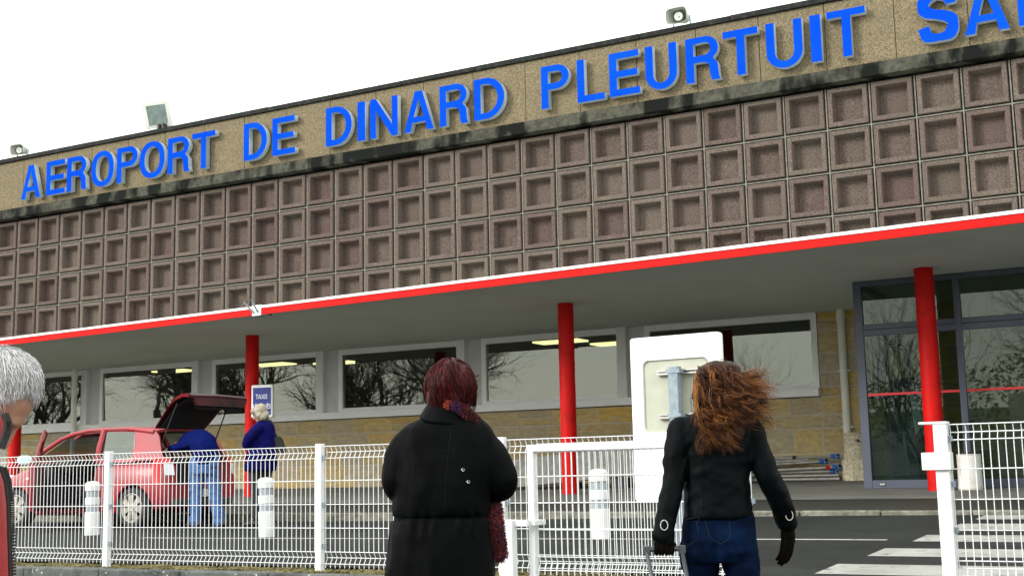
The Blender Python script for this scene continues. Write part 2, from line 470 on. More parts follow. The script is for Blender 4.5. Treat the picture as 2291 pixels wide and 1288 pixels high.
# low kerb that holds the gravel strip by the footpath
ek = thing('edging_kerb', 'x', 'kerb', (0, 8.7, 0.3))
del ek['label']; del ek['category']; ek['kind'] = 'structure'
x = -14.2
while x < 2.6:
    ln = 1.0
    k = MB(); k.rbox((x + 0.004, 8.68 + random.uniform(-0.005, 0.005), 0.15), (x + ln - 0.004, 8.825, 0.437 + random.uniform(-0.004, 0.004)), 0.014)
    k.build('kerb_stone', M['kerb_dark'], ek); x += ln

# gravel with moss under the fence
pg = MB()
ico = bmesh.new(); bmesh.ops.create_icosphere(ico, subdivisions=1, radius=1)
iv = [v.co.copy() for v in ico.verts]; ico.verts.ensure_lookup_table(); iff = [[v.index for v in f.verts] for f in ico.faces]; ico.free()
for i in range(9000):
    px_ = random.uniform(-14, 2.5); py_ = random.uniform(8.84, 9.24)
    s = random.uniform(0.008, 0.021)
    rz = random.uniform(0, PI); c, sn = math.cos(rz), math.sin(rz)
    sx, sy, sz = s*random.uniform(.8, 1.4), s*random.uniform(.7, 1.1), s*random.uniform(.5, .8)
    zc = 0.43 + 0.022 * pnoise(Vector((px_*2, py_*4, 0))) + random.uniform(-.004, .01)
    pg.add([(px_ + v.x*sx*c - v.y*sy*sn, py_ + v.x*sx*sn + v.y*sy*c, zc + v.z*sz) for v in iv], iff)
gpo = pg.build('gravel', M['pebble'], kind='stuff')

# road markings
def paint(name, poly, dz=0.004):
    b = MB(); n = len(poly)
    b.add([(x, y, zroad(x, y) + dz) for x, y in poly], [tuple(range(n))]); return b.build(name, M['road_paint'], kind='structure')
def stripe(name, x0, x1, y0, y1, n=8):
    b = MB(); vs = []
    for i in range(n + 1):
        x = x0 + (x1 - x0) * i / n
        vs += [(x, y0, zroad(x, y0) + .004), (x, y1, zroad(x, y1) + .004)]
    b.add(vs, [(2*i, 2*i+2, 2*i+3, 2*i+1) for i in range(n)])
    return b.build(name, M['road_paint'], kind='structure')
for (y0, y1, xl) in ((9.36, 10.02, -2.68), (10.62, 11.26, -2.60), (11.9, 12.55, -2.50), (13.2, 13.85, -2.42), (14.42, 15.0, -2.36)):
    stripe('zebra_stripe', xl, 3.2, y0, y1)
stripe('road_line', -12.0, -2.75, 11.97, 12.07, 20)

# ------------------------------------------------------------------ terminal building
T = 0.85
def gx(i): return (i - 34.306) * T          # tile column to world x
def gz(k): return 1.25 + (k + 7.59) * T     # tile row to world z
WY = 24.30
term = thing('airport_terminal', 'low airport terminal with coffered pink concrete tiles, red columns and blue lettering', 'building', (-15, WY, 0.9))

# tile screen
scr = MB(); scr.box((-36.5, WY, 4.0), (7.5, WY + 0.3, 8.56))
screen = scr.build('tile_screen', M['mortar'], term)
def tile_mesh(seed):
    rr = random.Random(seed)
    def sq(h, y, j=0.0): return [(-h + rr.uniform(-j, j), y, -h + rr.uniform(-j, j)), (h + rr.uniform(-j, j), y, -h + rr.uniform(-j, j)), (h + rr.uniform(-j, j), y, h + rr.uniform(-j, j)), (-h + rr.uniform(-j, j), y, h + rr.uniform(-j, j))]
    rings = [sq(0.386, 0.04), sq(0.386, -0.074), sq(0.374, -0.088), sq(0.300, -0.090), sq(0.290, -0.074, .003), sq(0.250, 0.125, .006), sq(0.232, 0.138, .004)]
    b = MB(); b.loft(rings, 0, False)
    o = len(b.v) - 4; b.f.append((o, o+1, o+2, o+3)); b.m.append(0)
    me = bpy.data.meshes.new('tile'); me.from_pydata(b.v, [], b.f); me.materials.append(M['tile']); me.update(); recalc(me)
    return me
# the mortar sheet is opened behind each tile by keeping it a grid of ribs
bpy.data.objects.remove(screen)
scr = MB()
for i in range(-8, 44):
    scr.box((gx(i) - 0.013, WY - 0.045, 4.34), (gx(i) + 0.013, WY + 0.1, 8.52))
for k in (0, -1, -2, -3):
    scr.box((gx(-8), WY - 0.041, gz(k) - 0.013), (gx(43), WY + 0.09, gz(k) + 0.013))
scr.box((-36.5, WY + 0.16, 4.34), (7.5, WY + 0.4, 8.56))
screen = scr.build('tile_screen', M['mortar'], term)
tms = [tile_mesh(i) for i in range(5)]
so = Vector((-15, WY, 0.9))
for i in range(-3, 42):
    for k in (1, 0, -1, -2, -3):
        if k == -3 and not (-3 <= i <= 16): continue
        o = link('tile', random.choice(tms), screen)
        zc = gz(k) - T/2
        o.location = Vector((gx(i) + T/2, WY + random.uniform(-.004, .004), zc)) - so
        o.rotation_euler = (0, random.choice((0, PI/2, PI, -PI/2)) + random.uniform(-.004, .004), 0)

# parapet: gravel panels, drip band, coping
PY = 24.05
par = MB(); par.box((-38, PY + 0.05, 8.60), (8, WY + 0.5, 10.2)); parapet = par.build('parapet', M['mortar'], term)
k = -15
while True:
    x0 = -18.104 + 1.334 * k
    if x0 > 7: break
    b = MB(); b.rbox((x0 + 0.006, PY + random.uniform(-.003, .003), 8.842), (x0 + 1.334 - 0.006, PY + 0.09, 10.198), 0.006)
    b.build('panel', M['gravel_panel'], parapet); k += 1
b = MB()
b.rbox((-38, PY - 0.05, 8.575), (8, WY + 0.02, 8.838), 0.012)
b.build('drip_band', M['band'], term)
x = -38.0
cop = MB()
while x < 8:
    ln = 2.0
    cop.rbox((x + .003, PY - 0.06 + random.uniform(-.006, .006), 10.2), (x + ln - .003, WY + 0.55, 10.315 + random.uniform(-.006, .008)), 0.012); x += ln
cop.build('coping', M['coping'], term)

# ------------------------------------------------------------------ lettering
SVT, SHT = 0.172, 0.138           # stem and bar thickness
def arc(cx, cy, rx, ry, a0, a1, n=14):
    return [(cx + rx*math.cos(R(a0 + (a1-a0)*i/n)), cy + ry*math.sin(R(a0 + (a1-a0)*i/n))) for i in range(n+1)]
def g_I(w): return [[(0,0),(w,0),(w,1),(0,1)]]
def g_L(w): s=SVT; h=SHT/.94; return [[(0,0),(w,0),(w,h),(s,h),(s,1),(0,1)]]
def g_T(w): s=SVT; h=SHT/.94; c=w/2; return [[(c-s/2,0),(c+s/2,0),(c+s/2,1-h),(w,1-h),(w,1),(0,1),(0,1-h),(c-s/2,1-h)]]
def g_E(w):
    s=SVT; h=SHT/.94
    return [[(0,0),(w,0),(w,h),(s,h),(s,.5-h/2),(w*.93,.5-h/2),(w*.93,.5+h/2),(s,.5+h/2),(s,1-h),(w*.98,1-h),(w*.98,1),(0,1)]]
def g_D(w):
    s=SVT; h=SHT/.94; r=w*.62; q=max(.05, r-s)
    out=[(0,0)]+arc(w-r,.5,r,.5,-90,90,22)+[(0,1)]
    inn=[(s,h)]+arc(w-r,.5,q,.5-h,-90,90,22)+[(s,1-h)]
    return [out, inn]
def g_O(w):
    s=SVT*1.02; h=SHT/.94
    def se(rx,ry,n=40,e=2.25):
        o=[]
        for i in range(n):
            a=2*PI*i/n; c,sn=math.cos(a),math.sin(a)
            o.append((w/2+rx*math.copysign(abs(c)**(2/e),c), .5+ry*math.copysign(abs(sn)**(2/e),sn)))
        return o
    return [se(w/2,.515), se(w/2-s,.515-h)]
def g_P(w):
    s=SVT; h=SHT/.94; b=.43; cy=(1+b)/2; ry=(1-b)/2; r=min(w*.5,.30)
    out=[(0,0),(s,0),(s,b)]+arc(w-r,cy,r,ry,-90,90)+[(0,1)]
    inn=[(s,b+h)]+arc(w-r,cy,r-s*.95,ry-h,-90,90)+[(s,1-h)]
    return [out, inn]
def g_R(w):
    s=SVT; h=SHT/.94; b=.45; cy=(1+b)/2; ry=(1-b)/2; r=min(w*.5,.29)
    out=[(0,0),(s,0),(s,b-.02)]+[(w*.50,b-.02)]+arc(w*.50,b-.02-.13,w*.46-s,.13,90,0,6)+[(w-s-.01,.12),(w-s+.02,0),(w+.03,0),(w+.0,.08),(w-.015,.28)]+arc(w-.16,.30,.145,.17,0,62,6)+arc(w-r,cy,r,ry,-52,90)+[(0,1)]
    inn=[(s,b+h*.86)]+arc(w-r,cy,r-s*.95,ry-h*.92,-90,90)+[(s,1-h)]
    return [out, inn]
def g_U(w):
    s=SVT; h=SHT/.94; ry=.34
    return [[(0,1)]+arc(w/2,ry,w/2,ry+.012,180,360,22)+[(w,1),(w-s,1)]+arc(w/2,ry,w/2-s,ry-h+.012,360,180,22)+[(s,1)]]
def g_A(w):
    s=SVT*1.04; c=w/2; t=s*.56; h=SHT/.94; y0,y1=.22,.22+h*.92
    def lx(y, off): return (c-t)*y + off*(1-0*y)
    out=[(0,0),(s,0),(s+(c-t)*.0+ (c-s-.0)*.0+ (y0)*(c-t-.0)*.98-.02,y0),(w-(s+y0*(c-t)*.98-.02),y0),(w-s,0),(w,0),(c+t,1),(c-t,1)]
    ax=s+y1*(c-t)*.98-.02
    inn=[(ax,y1),(w-ax,y1),(c,.80)]
    return [out, inn]
def g_N(w):
    s=SVT*.95
    return [[(0,0),(s,0),(s,.70),(w-s*1.02,0),(w,0),(w,1),(w-s,1),(w-s,.30),(s*1.02,1),(0,1)]]
def g_S(w):
    h=SHT/.94*1.02
    ctl=[(w-.10,.715),(w-.115,.80),(w*.74,.895),(w*.50,.935),(w*.26,.895),(.105,.80),(.095,.71),(.14,.63),(w*.32,.57),(w*.52,.525),(w*.74,.46),(w-.105,.385),(w-.085,.28),(w-.115,.175),(w*.74,.09),(w*.5,.063),(w*.25,.09),(.12,.17),(.085,.30)]
    pts=[]
    n=len(ctl)
    for i in range(n-1):
        p0=ctl[max(i-1,0)];p1=ctl[i];p2=ctl[i+1];p3=ctl[min(i+2,n-1)]
        for j in range(4):
            t=j/4
            pts.append(tuple(.5*((2*p1[q])+(-p0[q]+p2[q])*t+(2*p0[q]-5*p1[q]+4*p2[q]-p3[q])*t*t+(-p0[q]+3*p1[q]-3*p2[q]+p3[q])*t**3) for q in (0,1)))
    pts.append(ctl[-1])
    Lf=[];Rt=[]
    for i,p in enumerate(pts):
        a=pts[max(i-1,0)];b=pts[min(i+1,len(pts)-1)]
        dx,dy=b[0]-a[0],b[1]-a[1];d=math.hypot(dx,dy);nx,ny=-dy/d,dx/d
        wd=(abs(nx)*SVT*1.02+abs(ny)*SHT)/2
        Lf.append((p[0]+nx*wd,p[1]+ny*wd/.94));Rt.append((p[0]-nx*wd,p[1]-ny*wd/.94))
    return [Lf+Rt[::-1]]
GLY = dict(I=g_I,L=g_L,T=g_T,E=g_E,D=g_D,O=g_O,P=g_P,R=g_R,U=g_U,A=g_A,N=g_N,S=g_S)
def solid_from_outline(name, polys, depth, xf, mats, parent, bevel=0.0, resol=1):
    """filled outline (x, z) extruded to depth towards -Y"""
    cu = bpy.data.curves.new(name, 'CURVE'); cu.dimensions = '2D'; cu.fill_mode = 'BOTH'; cu.extrude = depth / 2
    for pl in polys:
        sp = cu.splines.new('POLY'); sp.points.add(len(pl) - 1); sp.use_cyclic_u = True
        for pt, (x, z) in zip(sp.points, pl): pt.co = (x, z, 0, 1)
    ob = bpy.data.objects.new('tmp', cu); COL.objects.link(ob)
    me = bpy.data.meshes.new_from_object(ob.evaluated_get(bpy.context.evaluated_depsgraph_get()))
    bpy.data.objects.remove(ob); bpy.data.curves.remove(cu)
    off = Vector((0, 0, 0)); p = parent
    while p is not None: off += p.location; p = p.parent
    me.materials.clear()
    for mt in mats: me.materials.append(mt)
    idx = []
    for pol in me.polygons: idx.append(0 if abs(pol.normal.z) > 0.9 else 1)
    me.polygons.foreach_set('material_index', idx)
    for v in me.vertices:
        c = v.co.copy(); v.co = xf(c.x, c.y, c.z) - off
    me.name = name; me.update()
    return link(name, me, parent)

LFY = 23.86
sign = thing('building_sign', 'raised blue channel letters reading AEROPORT DE DINARD PLEURTUIT SAI on the gravel parapet', 'sign lettering', (-15, LFY, 8.995))
LET = [('A',47,90,448),('E',103,145,438),('R',149.5,192,430),('O',203.6,254,420),('P',261,307,412),('O',312,368,403),('R',375,422,393),('T',429,481,386),
       ('D',545,597,362),('E',609,660,352),('D',729,787,328),('I',800,817,317),('N',828,890,312),('A',904,970,299),('R',984,1045,287),('D',1061,1129,273),
       ('P',1211.6,1274,246),('L',1292,1353,231),('E',1364,1432,219),('U',1445,1516,205),('R',1535.6,1609,190),('T',1620,1698.6,175),('U',1716,1797.6,158),('I',1815,1839,142),('T',1853,1940,130),
       ('S',2056.5,2145,98),('A',2158,2259,80),('I',2279,2305,62)]
for ch, l, r, py in LET:
    xa = atY(l, py - 20, LFY).x; xb = atY(r, py - 24, LFY).x
    w = (xb - xa) / 1.0
    polys = GLY[ch](w)
    rim = 0.14
    solid_from_outline('letter', [[(x, z*.94) for x, z in pl] for pl in polys], rim,
        lambda x, z, d, xa=xa: Vector((xa + x, LFY + rim/2 - d, 8.995 + z)), [M['blue_face'], M['letter_side']], sign)

# ------------------------------------------------------------------ canopy
SOF = 4.166
def cy(x): return 16.66 + (x + 1.9) * -0.0962
def canopy_prism(z0, z1, out, m, name, back=WY + 0.2):
    b = MB(); vs = []
    for x in (-40, 9): vs += [(x, cy(x) - out, z0), (x, back, z0), (x, back, z1), (x, cy(x) - out, z1)]
    b.add(vs, [(0,1,2,3),(7,6,5,4),(0,4,5,1),(1,5,6,2),(2,6,7,3),(3,7,4,0)]); return b
can = canopy_prism(SOF, SOF + 0.10, 0.0, None, 'c').build('canopy', M['soffit'], term)
b = MB(); xs = lin(-40, 9, 40)
for i in range(40):
    a, c = xs[i], xs[i+1]
    b.box((0,0,0),(0,0,0)) if False else None
def edge_strip(name, z0, z1, o0, o1, m):
    b = MB(); vs = []
    for x in (-40, 9): vs += [(x, cy(x) - o1, z0), (x, cy(x) - o0, z0), (x, cy(x) - o0, z1), (x, cy(x) - o1, z1)]
    b.add(vs, [(0,1,2,3),(7,6,5,4),(0,4,5,1),(1,5,6,2),(2,6,7,3),(3,7,4,0)]); return b.build(name, m, can)
edge_strip('red_fascia', SOF - 0.012, SOF + 0.105, 0.002, 0.03, M['red_fascia'])
edge_strip('roof_edge_flashing', SOF + 0.107, SOF + 0.152, -0.25, 0.045, M['flashing'])

# columns
for (x, y) in ((-25.0, 20.9), (-17.53, 20.6), (-9.96, 20.08), (-3.74, 19.80), (3.6, 19.2)):
    b = MB(); b.lathe([(0, .14), (SOF - zpave(y) + .05, .14)], (x, y, zpave(y) - 0.05), (0, 0, 1), 32)
    b.build('column', M['red'], term, smooth=True)

# ------------------------------------------------------------------ stone wall
def stone_mesh(seed):
    rr = random.Random(seed); nx, nz = 6, 4
    b = MB(); vs = []
    for j in range(nz + 1):
        for i in range(nx + 1):
            ex = min(i, nx - i); ez = min(j, nz - j); e = min(ex, ez)
            u, v = i / nx - .5, j / nz - .5
            if e == 0: d = 0.0
            else: d = 0.014 + 0.016 * pnoise(Vector((u*2.4 + seed*7, v*2.4, seed))) + 0.012 * pnoise(Vector((u*6 + seed*3, v*6, seed))) + rr.uniform(-.004, .004)
            ju = rr.uniform(-.008, .008) if e == 0 else 0
            vs.append((u + (ju if j in (0, nz) else 0), -max(d, 0.004 if e else 0.0), v + (rr.uniform(-.016, .016) if e == 0 and i not in (0, nx) else 0)))
    fs = [(j*(nx+1)+i, j*(nx+1)+i+1, (j+1)*(nx+1)+i+1, (j+1)*(nx+1)+i) for j in range(nz) for i in range(nx)]
    b.add(vs, fs)
    # sides back into the mortar
    per = [i for i in range(nx+1)] + [j*(nx+1)+nx for j in range(1, nz+1)] + [nz*(nx+1)+i for i in range(nx-1, -1, -1)] + [j*(nx+1) for j in range(nz-1, 0, -1)]
    o = len(b.v); b.v += [(b.v[p][0], 0.03, b.v[p][2]) for p in per]
    q = len(per)
    for t in range(q): b.f.append((per[t], o + t, o + (t+1) % q, per[(t+1) % q])); b.m.append(0)
    me = bpy.data.meshes.new('stone'); me.from_pydata(b.v, [], b.f); me.materials.append(M['stone'])
    me.polygons.foreach_set('use_smooth', [False]*len(me.polygons)); me.update(); return me
sms = [stone_mesh(i) for i in range(9)]
wl = MB(); wl.box((-36, WY, 0.85), (-6.64, WY + 0.35, 2.53)); wl.box((-6.64, WY, 0.85), (-1.55, WY + 0.35, SOF - .002))
wall = wl.build('stone_wall', M['wall_mortar'], term)
J = 0.021
def put_stone(x0, x1, z0, z1):
    o = link('stone', random.choice(sms), wall)
    o.location = Vector(((x0+x1)/2, WY - 0.007, (z0+z1)/2)) - so
    flip = -1 if random.random() < .5 else 1
    o.scale = (flip * (x1 - x0 - J), 1, (z1 - z0 - J))
def course(xa, xb, z0, z1, lo=0.55, hi=1.05, split=0.22):
    x = xa
    while x < xb - 0.05:
        ln = random.uniform(lo, hi)
        if xb - (x + ln) < 0.25: ln = xb - x
        if z1 - z0 > 0.33 and random.random() < split:
            zm = z0 + (z1-z0)*random.uniform(.45, .55); put_stone(x, x+ln, z0, zm); put_stone(x, x+ln, zm, z1)
        else: put_stone(x, x+ln, z0, z1)
        x += ln
for z0, z1 in ((2.195, 2.528), (1.93, 2.195), (1.46, 1.93), (1.14, 1.46), (0.93, 1.14)):
    course(-29.4, -6.64, z0, z1, 0.62, 1.2)
for z0, z1 in ((3.80, 4.16), (3.36, 3.80), (3.0, 3.36), (2.72, 3.0), (2.53, 2.72), (2.195, 2.53), (1.93, 2.195), (1.46, 1.93), (1.14, 1.46), (0.93, 1.14)):
    course(-6.64, -1.6, z0, z1, 0.45, 0.95, 0.1)

# ------------------------------------------------------------------ windows
GZ0, GZ1 = 2.79, 4.035
glass_l = [-29.63 - 3.9, -29.63, -25.73, -21.83, -17.93, -14.03, -10.125]
GW = 3.17
def window(xl, last):
    f = MB(); GW = 3.36 if last else 3.17
    fw, y0, y1 = 0.115, WY - 0.03, WY + 0.10
    f.box((xl - fw, y0, GZ0 - .085), (xl, y1, SOF - .003)); f.box((xl + GW, y0 + .001, GZ0 - .085), (xl + GW + fw, y1, SOF - .003))
    f.box((xl, y0 + .002, GZ1), (xl + GW, y1, SOF - .003)); f.box((xl, y0 - .003, GZ0 - .085), (xl + GW, y1, GZ0 - .03))
    f.box((xl, y0 + .04, GZ0 - .03), (xl + GW, y1, GZ0))
    wo = f.build('window', M['white_frame'], term)
    tl = random.uniform(.030, .038); tw = random.uniform(-.004, .004)
    p = MB(); p.quad((xl, WY + .03 + tw, GZ0), (xl + GW, WY + .03 - tw, GZ0), (xl + GW, WY + .03 - tw - tl, GZ1), (xl, WY + .03 + tw - tl, GZ1))
    p.build('pane', M['glass'], wo)
    s = MB(); xr = xl + GW + (0.13 if last else 0.73)
    s.rbox((xl - 0.02 if True else xl, WY - 0.17, 2.545), (xr - .004, WY + .05, 2.698), 0.006)
    s.build('sill', M['white_frame'], wo)
    if not last:
        q = MB(); q.box((xl + GW + 0.02, WY - 0.115, 2.70), (xl + GW + 0.225, WY + .02, SOF - .002)); q.build('pilaster', M['white'], term)
        q = MB(); q.box((xl + GW + 0.226, WY + .012, 2.70), (xl + 3.9 - fw - .002, WY + .2, SOF - .002)); q.build('wall_panel', M['grey_wall'], term)
for i, xl in enumerate(glass_l): window(xl, i == len(glass_l) - 1)

# building core: roof slab, back wall, room behind the windows
core = MB()
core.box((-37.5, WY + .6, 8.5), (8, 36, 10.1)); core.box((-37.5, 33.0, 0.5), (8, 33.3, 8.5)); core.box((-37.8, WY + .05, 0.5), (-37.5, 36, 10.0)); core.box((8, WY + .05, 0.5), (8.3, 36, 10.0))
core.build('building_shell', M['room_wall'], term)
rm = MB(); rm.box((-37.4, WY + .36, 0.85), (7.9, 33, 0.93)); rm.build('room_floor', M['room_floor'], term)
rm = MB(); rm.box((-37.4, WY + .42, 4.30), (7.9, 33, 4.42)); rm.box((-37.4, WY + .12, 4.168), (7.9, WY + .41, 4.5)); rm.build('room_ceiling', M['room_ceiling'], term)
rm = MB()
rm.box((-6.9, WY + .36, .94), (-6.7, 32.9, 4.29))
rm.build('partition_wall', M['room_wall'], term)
for x, y in ((-26.0, 27.2), (-22.6, 27.4), (-21.0, 28.2), (-13.6, 27.1), (-12.7, 28.4)):
    lt = MB(); lt.box((x - .6, y - .3, 4.262), (x + .6, y + .3, 4.298)); lt.build('ceiling_light', M['tube_light'], term)
rm = MB()
for x in (-24.8, -18.3): rm.box((x, 25.3, .94), (x + .38, 25.6, 4.29))  # added dark posts imitating the red columns' dark reflections in the panes
rm.build('column_reflection_post', M['room_dark'], term)

# ------------------------------------------------------------------ glazed entrance box
VY, VX0 = 20.60, -5.02
zf = zpave(VY)
ves = MB()
def fr(x0, x1, z0, z1, y0=VY, y1=VY + .09): ves.rbox((x0, y0, z0), (x1, y1, z1), 0.006)
mull = [VX0, -3.42 - .05, -1.82 - .05, -0.22 - .05, 1.38 - .05, 2.98 - .05]
fr(VX0, VX0 + .13, zf, SOF - .002)
for x in mull[1:]: fr(x, x + .10, zf, SOF - .10, VY + .001)
fr(VX0 + .13, 3.0, SOF - .095, SOF - .002, VY + .002)
for i in range(len(mull) - 1):
    xa = mull[i] + (.13 if i == 0 else .10); xb = mull[i+1]
    fr(xa, xb, zf, zf + .13, VY + .004); fr(xa, xb, 3.27, 3.37, VY + .004); fr(xa, xb, 3.373, 3.46, VY + .012)
for y in (VY + .1, 22.4, WY - .12): ves.box((VX0 + .001, y, zf), (VX0 + .09, y + .08, SOF - .003))
for z in (zf + .02, 3.3, SOF - .09): ves.box((VX0 + .005, VY + .18, z), (VX0 + .08, WY - .12, z + .08))
vest = ves.build('entrance_vestibule', M['dark_frame'], term)
for i in range(len(mull) - 1):
    xa = mull[i] + (.13 if i == 0 else .10); xb = mull[i+1]
    for z0, z1 in ((zf + .13, 3.27), (3.46, SOF - .095)):
        tl = (z1 - z0) * .021; p = MB(); p.quad((xa, VY + .05 + tl/2, z0), (xb, VY + .05 + tl/2, z0), (xb, VY + .05 - tl/2, z1), (xa, VY + .05 - tl/2, z1)); p.build('pane', M['glass_door'], vest)
    tp = MB(); tp.box((xa, VY + .022, 2.315), (xb, VY + .028, 2.352)); tp.build('warning_tape', M['red_tape'], vest)
p = MB(); p.quad((VX0 + .04, VY + .18, zf + .1), (VX0 + .04, WY - .12, zf + .1), (VX0 + .04, WY - .12, SOF - .09), (VX0 + .04, VY + .18, SOF - .09)); p.build('pane', M['glass_door'], vest)
tp = MB(); tp.box((VX0 + .03, VY + .18, 2.315), (VX0 + .036, WY - .12, 2.352)); tp.build('warning_tape', M['red_tape'], vest)
hd = MB(); hd.rbox((VX0 + .25, VY - .02, zf + .05), (VX0 + .33, VY, zf + .08), .005); hd.build('floor_latch', M['steel'], vest)
# inner doorway
q = MB(); q.box((-1.55, WY + .02, zf), (-1.42, WY + .1, SOF - .01)); q.build('door_jamb', M['pale_panel'], vest)
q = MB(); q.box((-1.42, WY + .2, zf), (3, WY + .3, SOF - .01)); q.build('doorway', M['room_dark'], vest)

# downpipes
def downpipe(x, y, z0, z1, r, clips):
    b = MB(); b.lathe([(0, r), (z1 - z0 - .22, r), (z1 - z0 - .22, r*1.18), (z1 - z0 - .05, r*1.18), (z1 - z0 - .05, r), (z1 - z0, r)], (x, y, z0), (0, 0, 1), 18)
    o = b.build('downpipe', M['pvc'], term, smooth=False)
    for z in clips:
        c = MB(); c.lathe([(-.02, r*1.12), (.02, r*1.12)], (x, y, z), (0, 0, 1), 16, cap=True)
        for sx in (-1, 1): c.ball((x + sx*(r + .03), y, z), .022, n=8)
        c.build('clip', M['flashing'], o)
downpipe(-6.15, WY - 0.12, 1.60, SOF, 0.072, (1.94, 3.0))
downpipe(-26.5, WY - 0.28, 0.95, SOF, 0.075, (1.6, 3.0))
b = MB(); zb = zpave(24.0)
b.lathe([(0, .01), (0, .285), (.38, .275), (.40, .255)], (-5.97, 24.0, zb - .02), (0, 0, 1), 8)
b.lathe([(.39, .22), (.84, .205), (.89, .18), (.905, .03)], (-5.97, 24.0, zb - .02), (0, 0, 1), 20)
pb = b.build('downpipe_foot', M['aggregate'], term)
q = MB(); q.lathe([(0, .001), (0, .03), (.05, .03)], (-5.87, 24.0 - .185, zb + .72), (0, -1, .0), 10); q.build('drain_hole', M['black'], pb)
# ------------------------------------------------------------------ on the roof
def loudspeaker(px, label, yaw, s=1.0):
    base = atY(px[0], px[1], 24.12); base.z = 10.318
    t = thing('loudspeaker', label, 'loudspeaker', base, 0, 'horn loudspeakers on the roof edge')
    Mx = Matrix.Translation(base + Vector((0, 0, .235 * s))) @ Matrix.Rotation(yaw, 4, 'Z') @ Matrix.Rotation(R(8), 4, 'X') @ Matrix.Scale(s, 4)
    def ring(hw, hh, y, e, n=28):
        o = []
        for i in range(n):
            a = 2*PI*i/n; c, q = math.cos(a), math.sin(a)
            o.append(Mx @ Vector((hw*math.copysign(abs(c)**(2/e), c), y, hh*math.copysign(abs(q)**(2/e), q))))
        return o
    b = MB()
    b.loft([ring(.07,.07,.30,2), ring(.12,.10,.28,2.4), ring(.15,.12,.12,3), ring(.245,.175,-.20,4.5), ring(.25,.18,-.22,4.5), ring(.235,.165,-.215,4.5),
            ring(.16,.125,.02,3), ring(.09,.08,.12,2), ring(.02,.02,.14,2)], 0, True)
    o = b.build('horn', M['speaker'], t, smooth=True)
    c = MB()
    Rm = Mx.to_3x3()
    c.lathe([(0, .085), (.05, .095), (.06, .085), (.05, .05), (.02, .02), (.07, .018), (.075, .001)], Mx @ Vector((0, -.03, 0)), Rm @ Vector((0, -1, 0)), 22)
    c.build('driver', M['lamp_metal'], t, smooth=True)
    k = MB()
    for sx in (-1, 1):
        k.box((-.012, -.03, -.235), (.012, .03, .02), 0, Mx @ Matrix.Translation((sx*.20, .08, 0)))
    k.box((-.20, .05, -.24), (.20, .11, -.225), 0, Mx)
    k.build('bracket', M['pale_panel'], t)
    k = MB(); k.tube([base + Vector((0, 0, -.02)), base + Vector((0, 0, .03))], .04, 8); k.build('foot', M['black'], t)
loudspeaker((46, 350), 'smaller grey horn loudspeaker at the far end of the roof edge, above the letter A', R(12), 0.86)
loudspeaker((1522, 57), 'grey horn loudspeaker on the roof edge above the word PLEURTUIT', R(-2), 0.95)

base = atY(356, 287, 24.15); base.z = 10.318
M['lamp_glass'] = glass_mat('lamp_glass', (0.9, 0.94, 0.94), 1.4, 1.0)
fl = thing('floodlight', 'square floodlight tilted down on the roof edge above the word AEROPORT', 'floodlight', base)
Mx = Matrix.Translation(base + Vector((-.03, -.02, .42))) @ Matrix.Rotation(R(20), 4, 'Z') @ Matrix.Rotation(R(20), 4, 'X') @ Matrix.Rotation(R(-4), 4, 'Y')
def rq(hw, hh, y): return [Mx @ Vector((x, y, z)) for x, z in ((-hw,-hh),(hw,-hh),(hw,hh),(-hw,hh))]
b = MB(); b.loft([rq(.12,.09,.30), rq(.25,.20,.24), rq(.34,.32,.0), rq(.37,.345,-.02), rq(.37,.345,-.06), rq(.27,.26,-.06), rq(.27,.26,-.035)], 0, True)
h = b.build('housing', M['lamp_metal'], fl)
b = MB(); b.loft([rq(.269,.259,-.04), rq(.16,.16,.08), rq(.02,.02,.09)], 0, True); b.build('reflector', M['mirror'], fl)
b = MB(); b.tube([Mx @ Vector((-.10,.03,0)), Mx @ Vector((.10,.03,0))], .02, 8); b.build('lamp_tube', M['pale_panel'], fl)
b = MB(); b.add(rq(.268,.258,-.052), [(0,1,2,3)]); b.build('pane', M['lamp_glass'], fl)
for sx in (-.02, .13):
    b = MB(); b.box((base.x + sx, base.y - .05, base.z - .01), (base.x + sx + .06, base.y + .1, base.z + .16)); b.build('stand', M['black'], fl)

# flag bracket on the roof edge
bx = -15.12; by = cy(bx) - 0.05
fb = thing('flag_bracket', 'small white metal flagpole bracket with two prongs on the red roof edge', 'bracket', (bx, by, SOF))
b = MB(); b.rbox((bx - .10, by - .012, SOF - .03), (bx + .10, by + .02, SOF + .165), .004); b.build('plate', M['flashing'], fb)
b = MB()
b.tube([(bx - .05, by - .02, SOF + .02), (bx - .2, by - .12, SOF + .22)], .016, 8)
b.tube([(bx + .04, by - .02, SOF + .03), (bx - .02, by - .13, SOF + .26)], .016, 8)
b.build('prong', M['galv'], fb)
b = MB(); b.box((bx - .09, by + .01, SOF - .035), (bx + .28, by + .09, SOF - .014)); b.build('fixing', M['black'], fb)

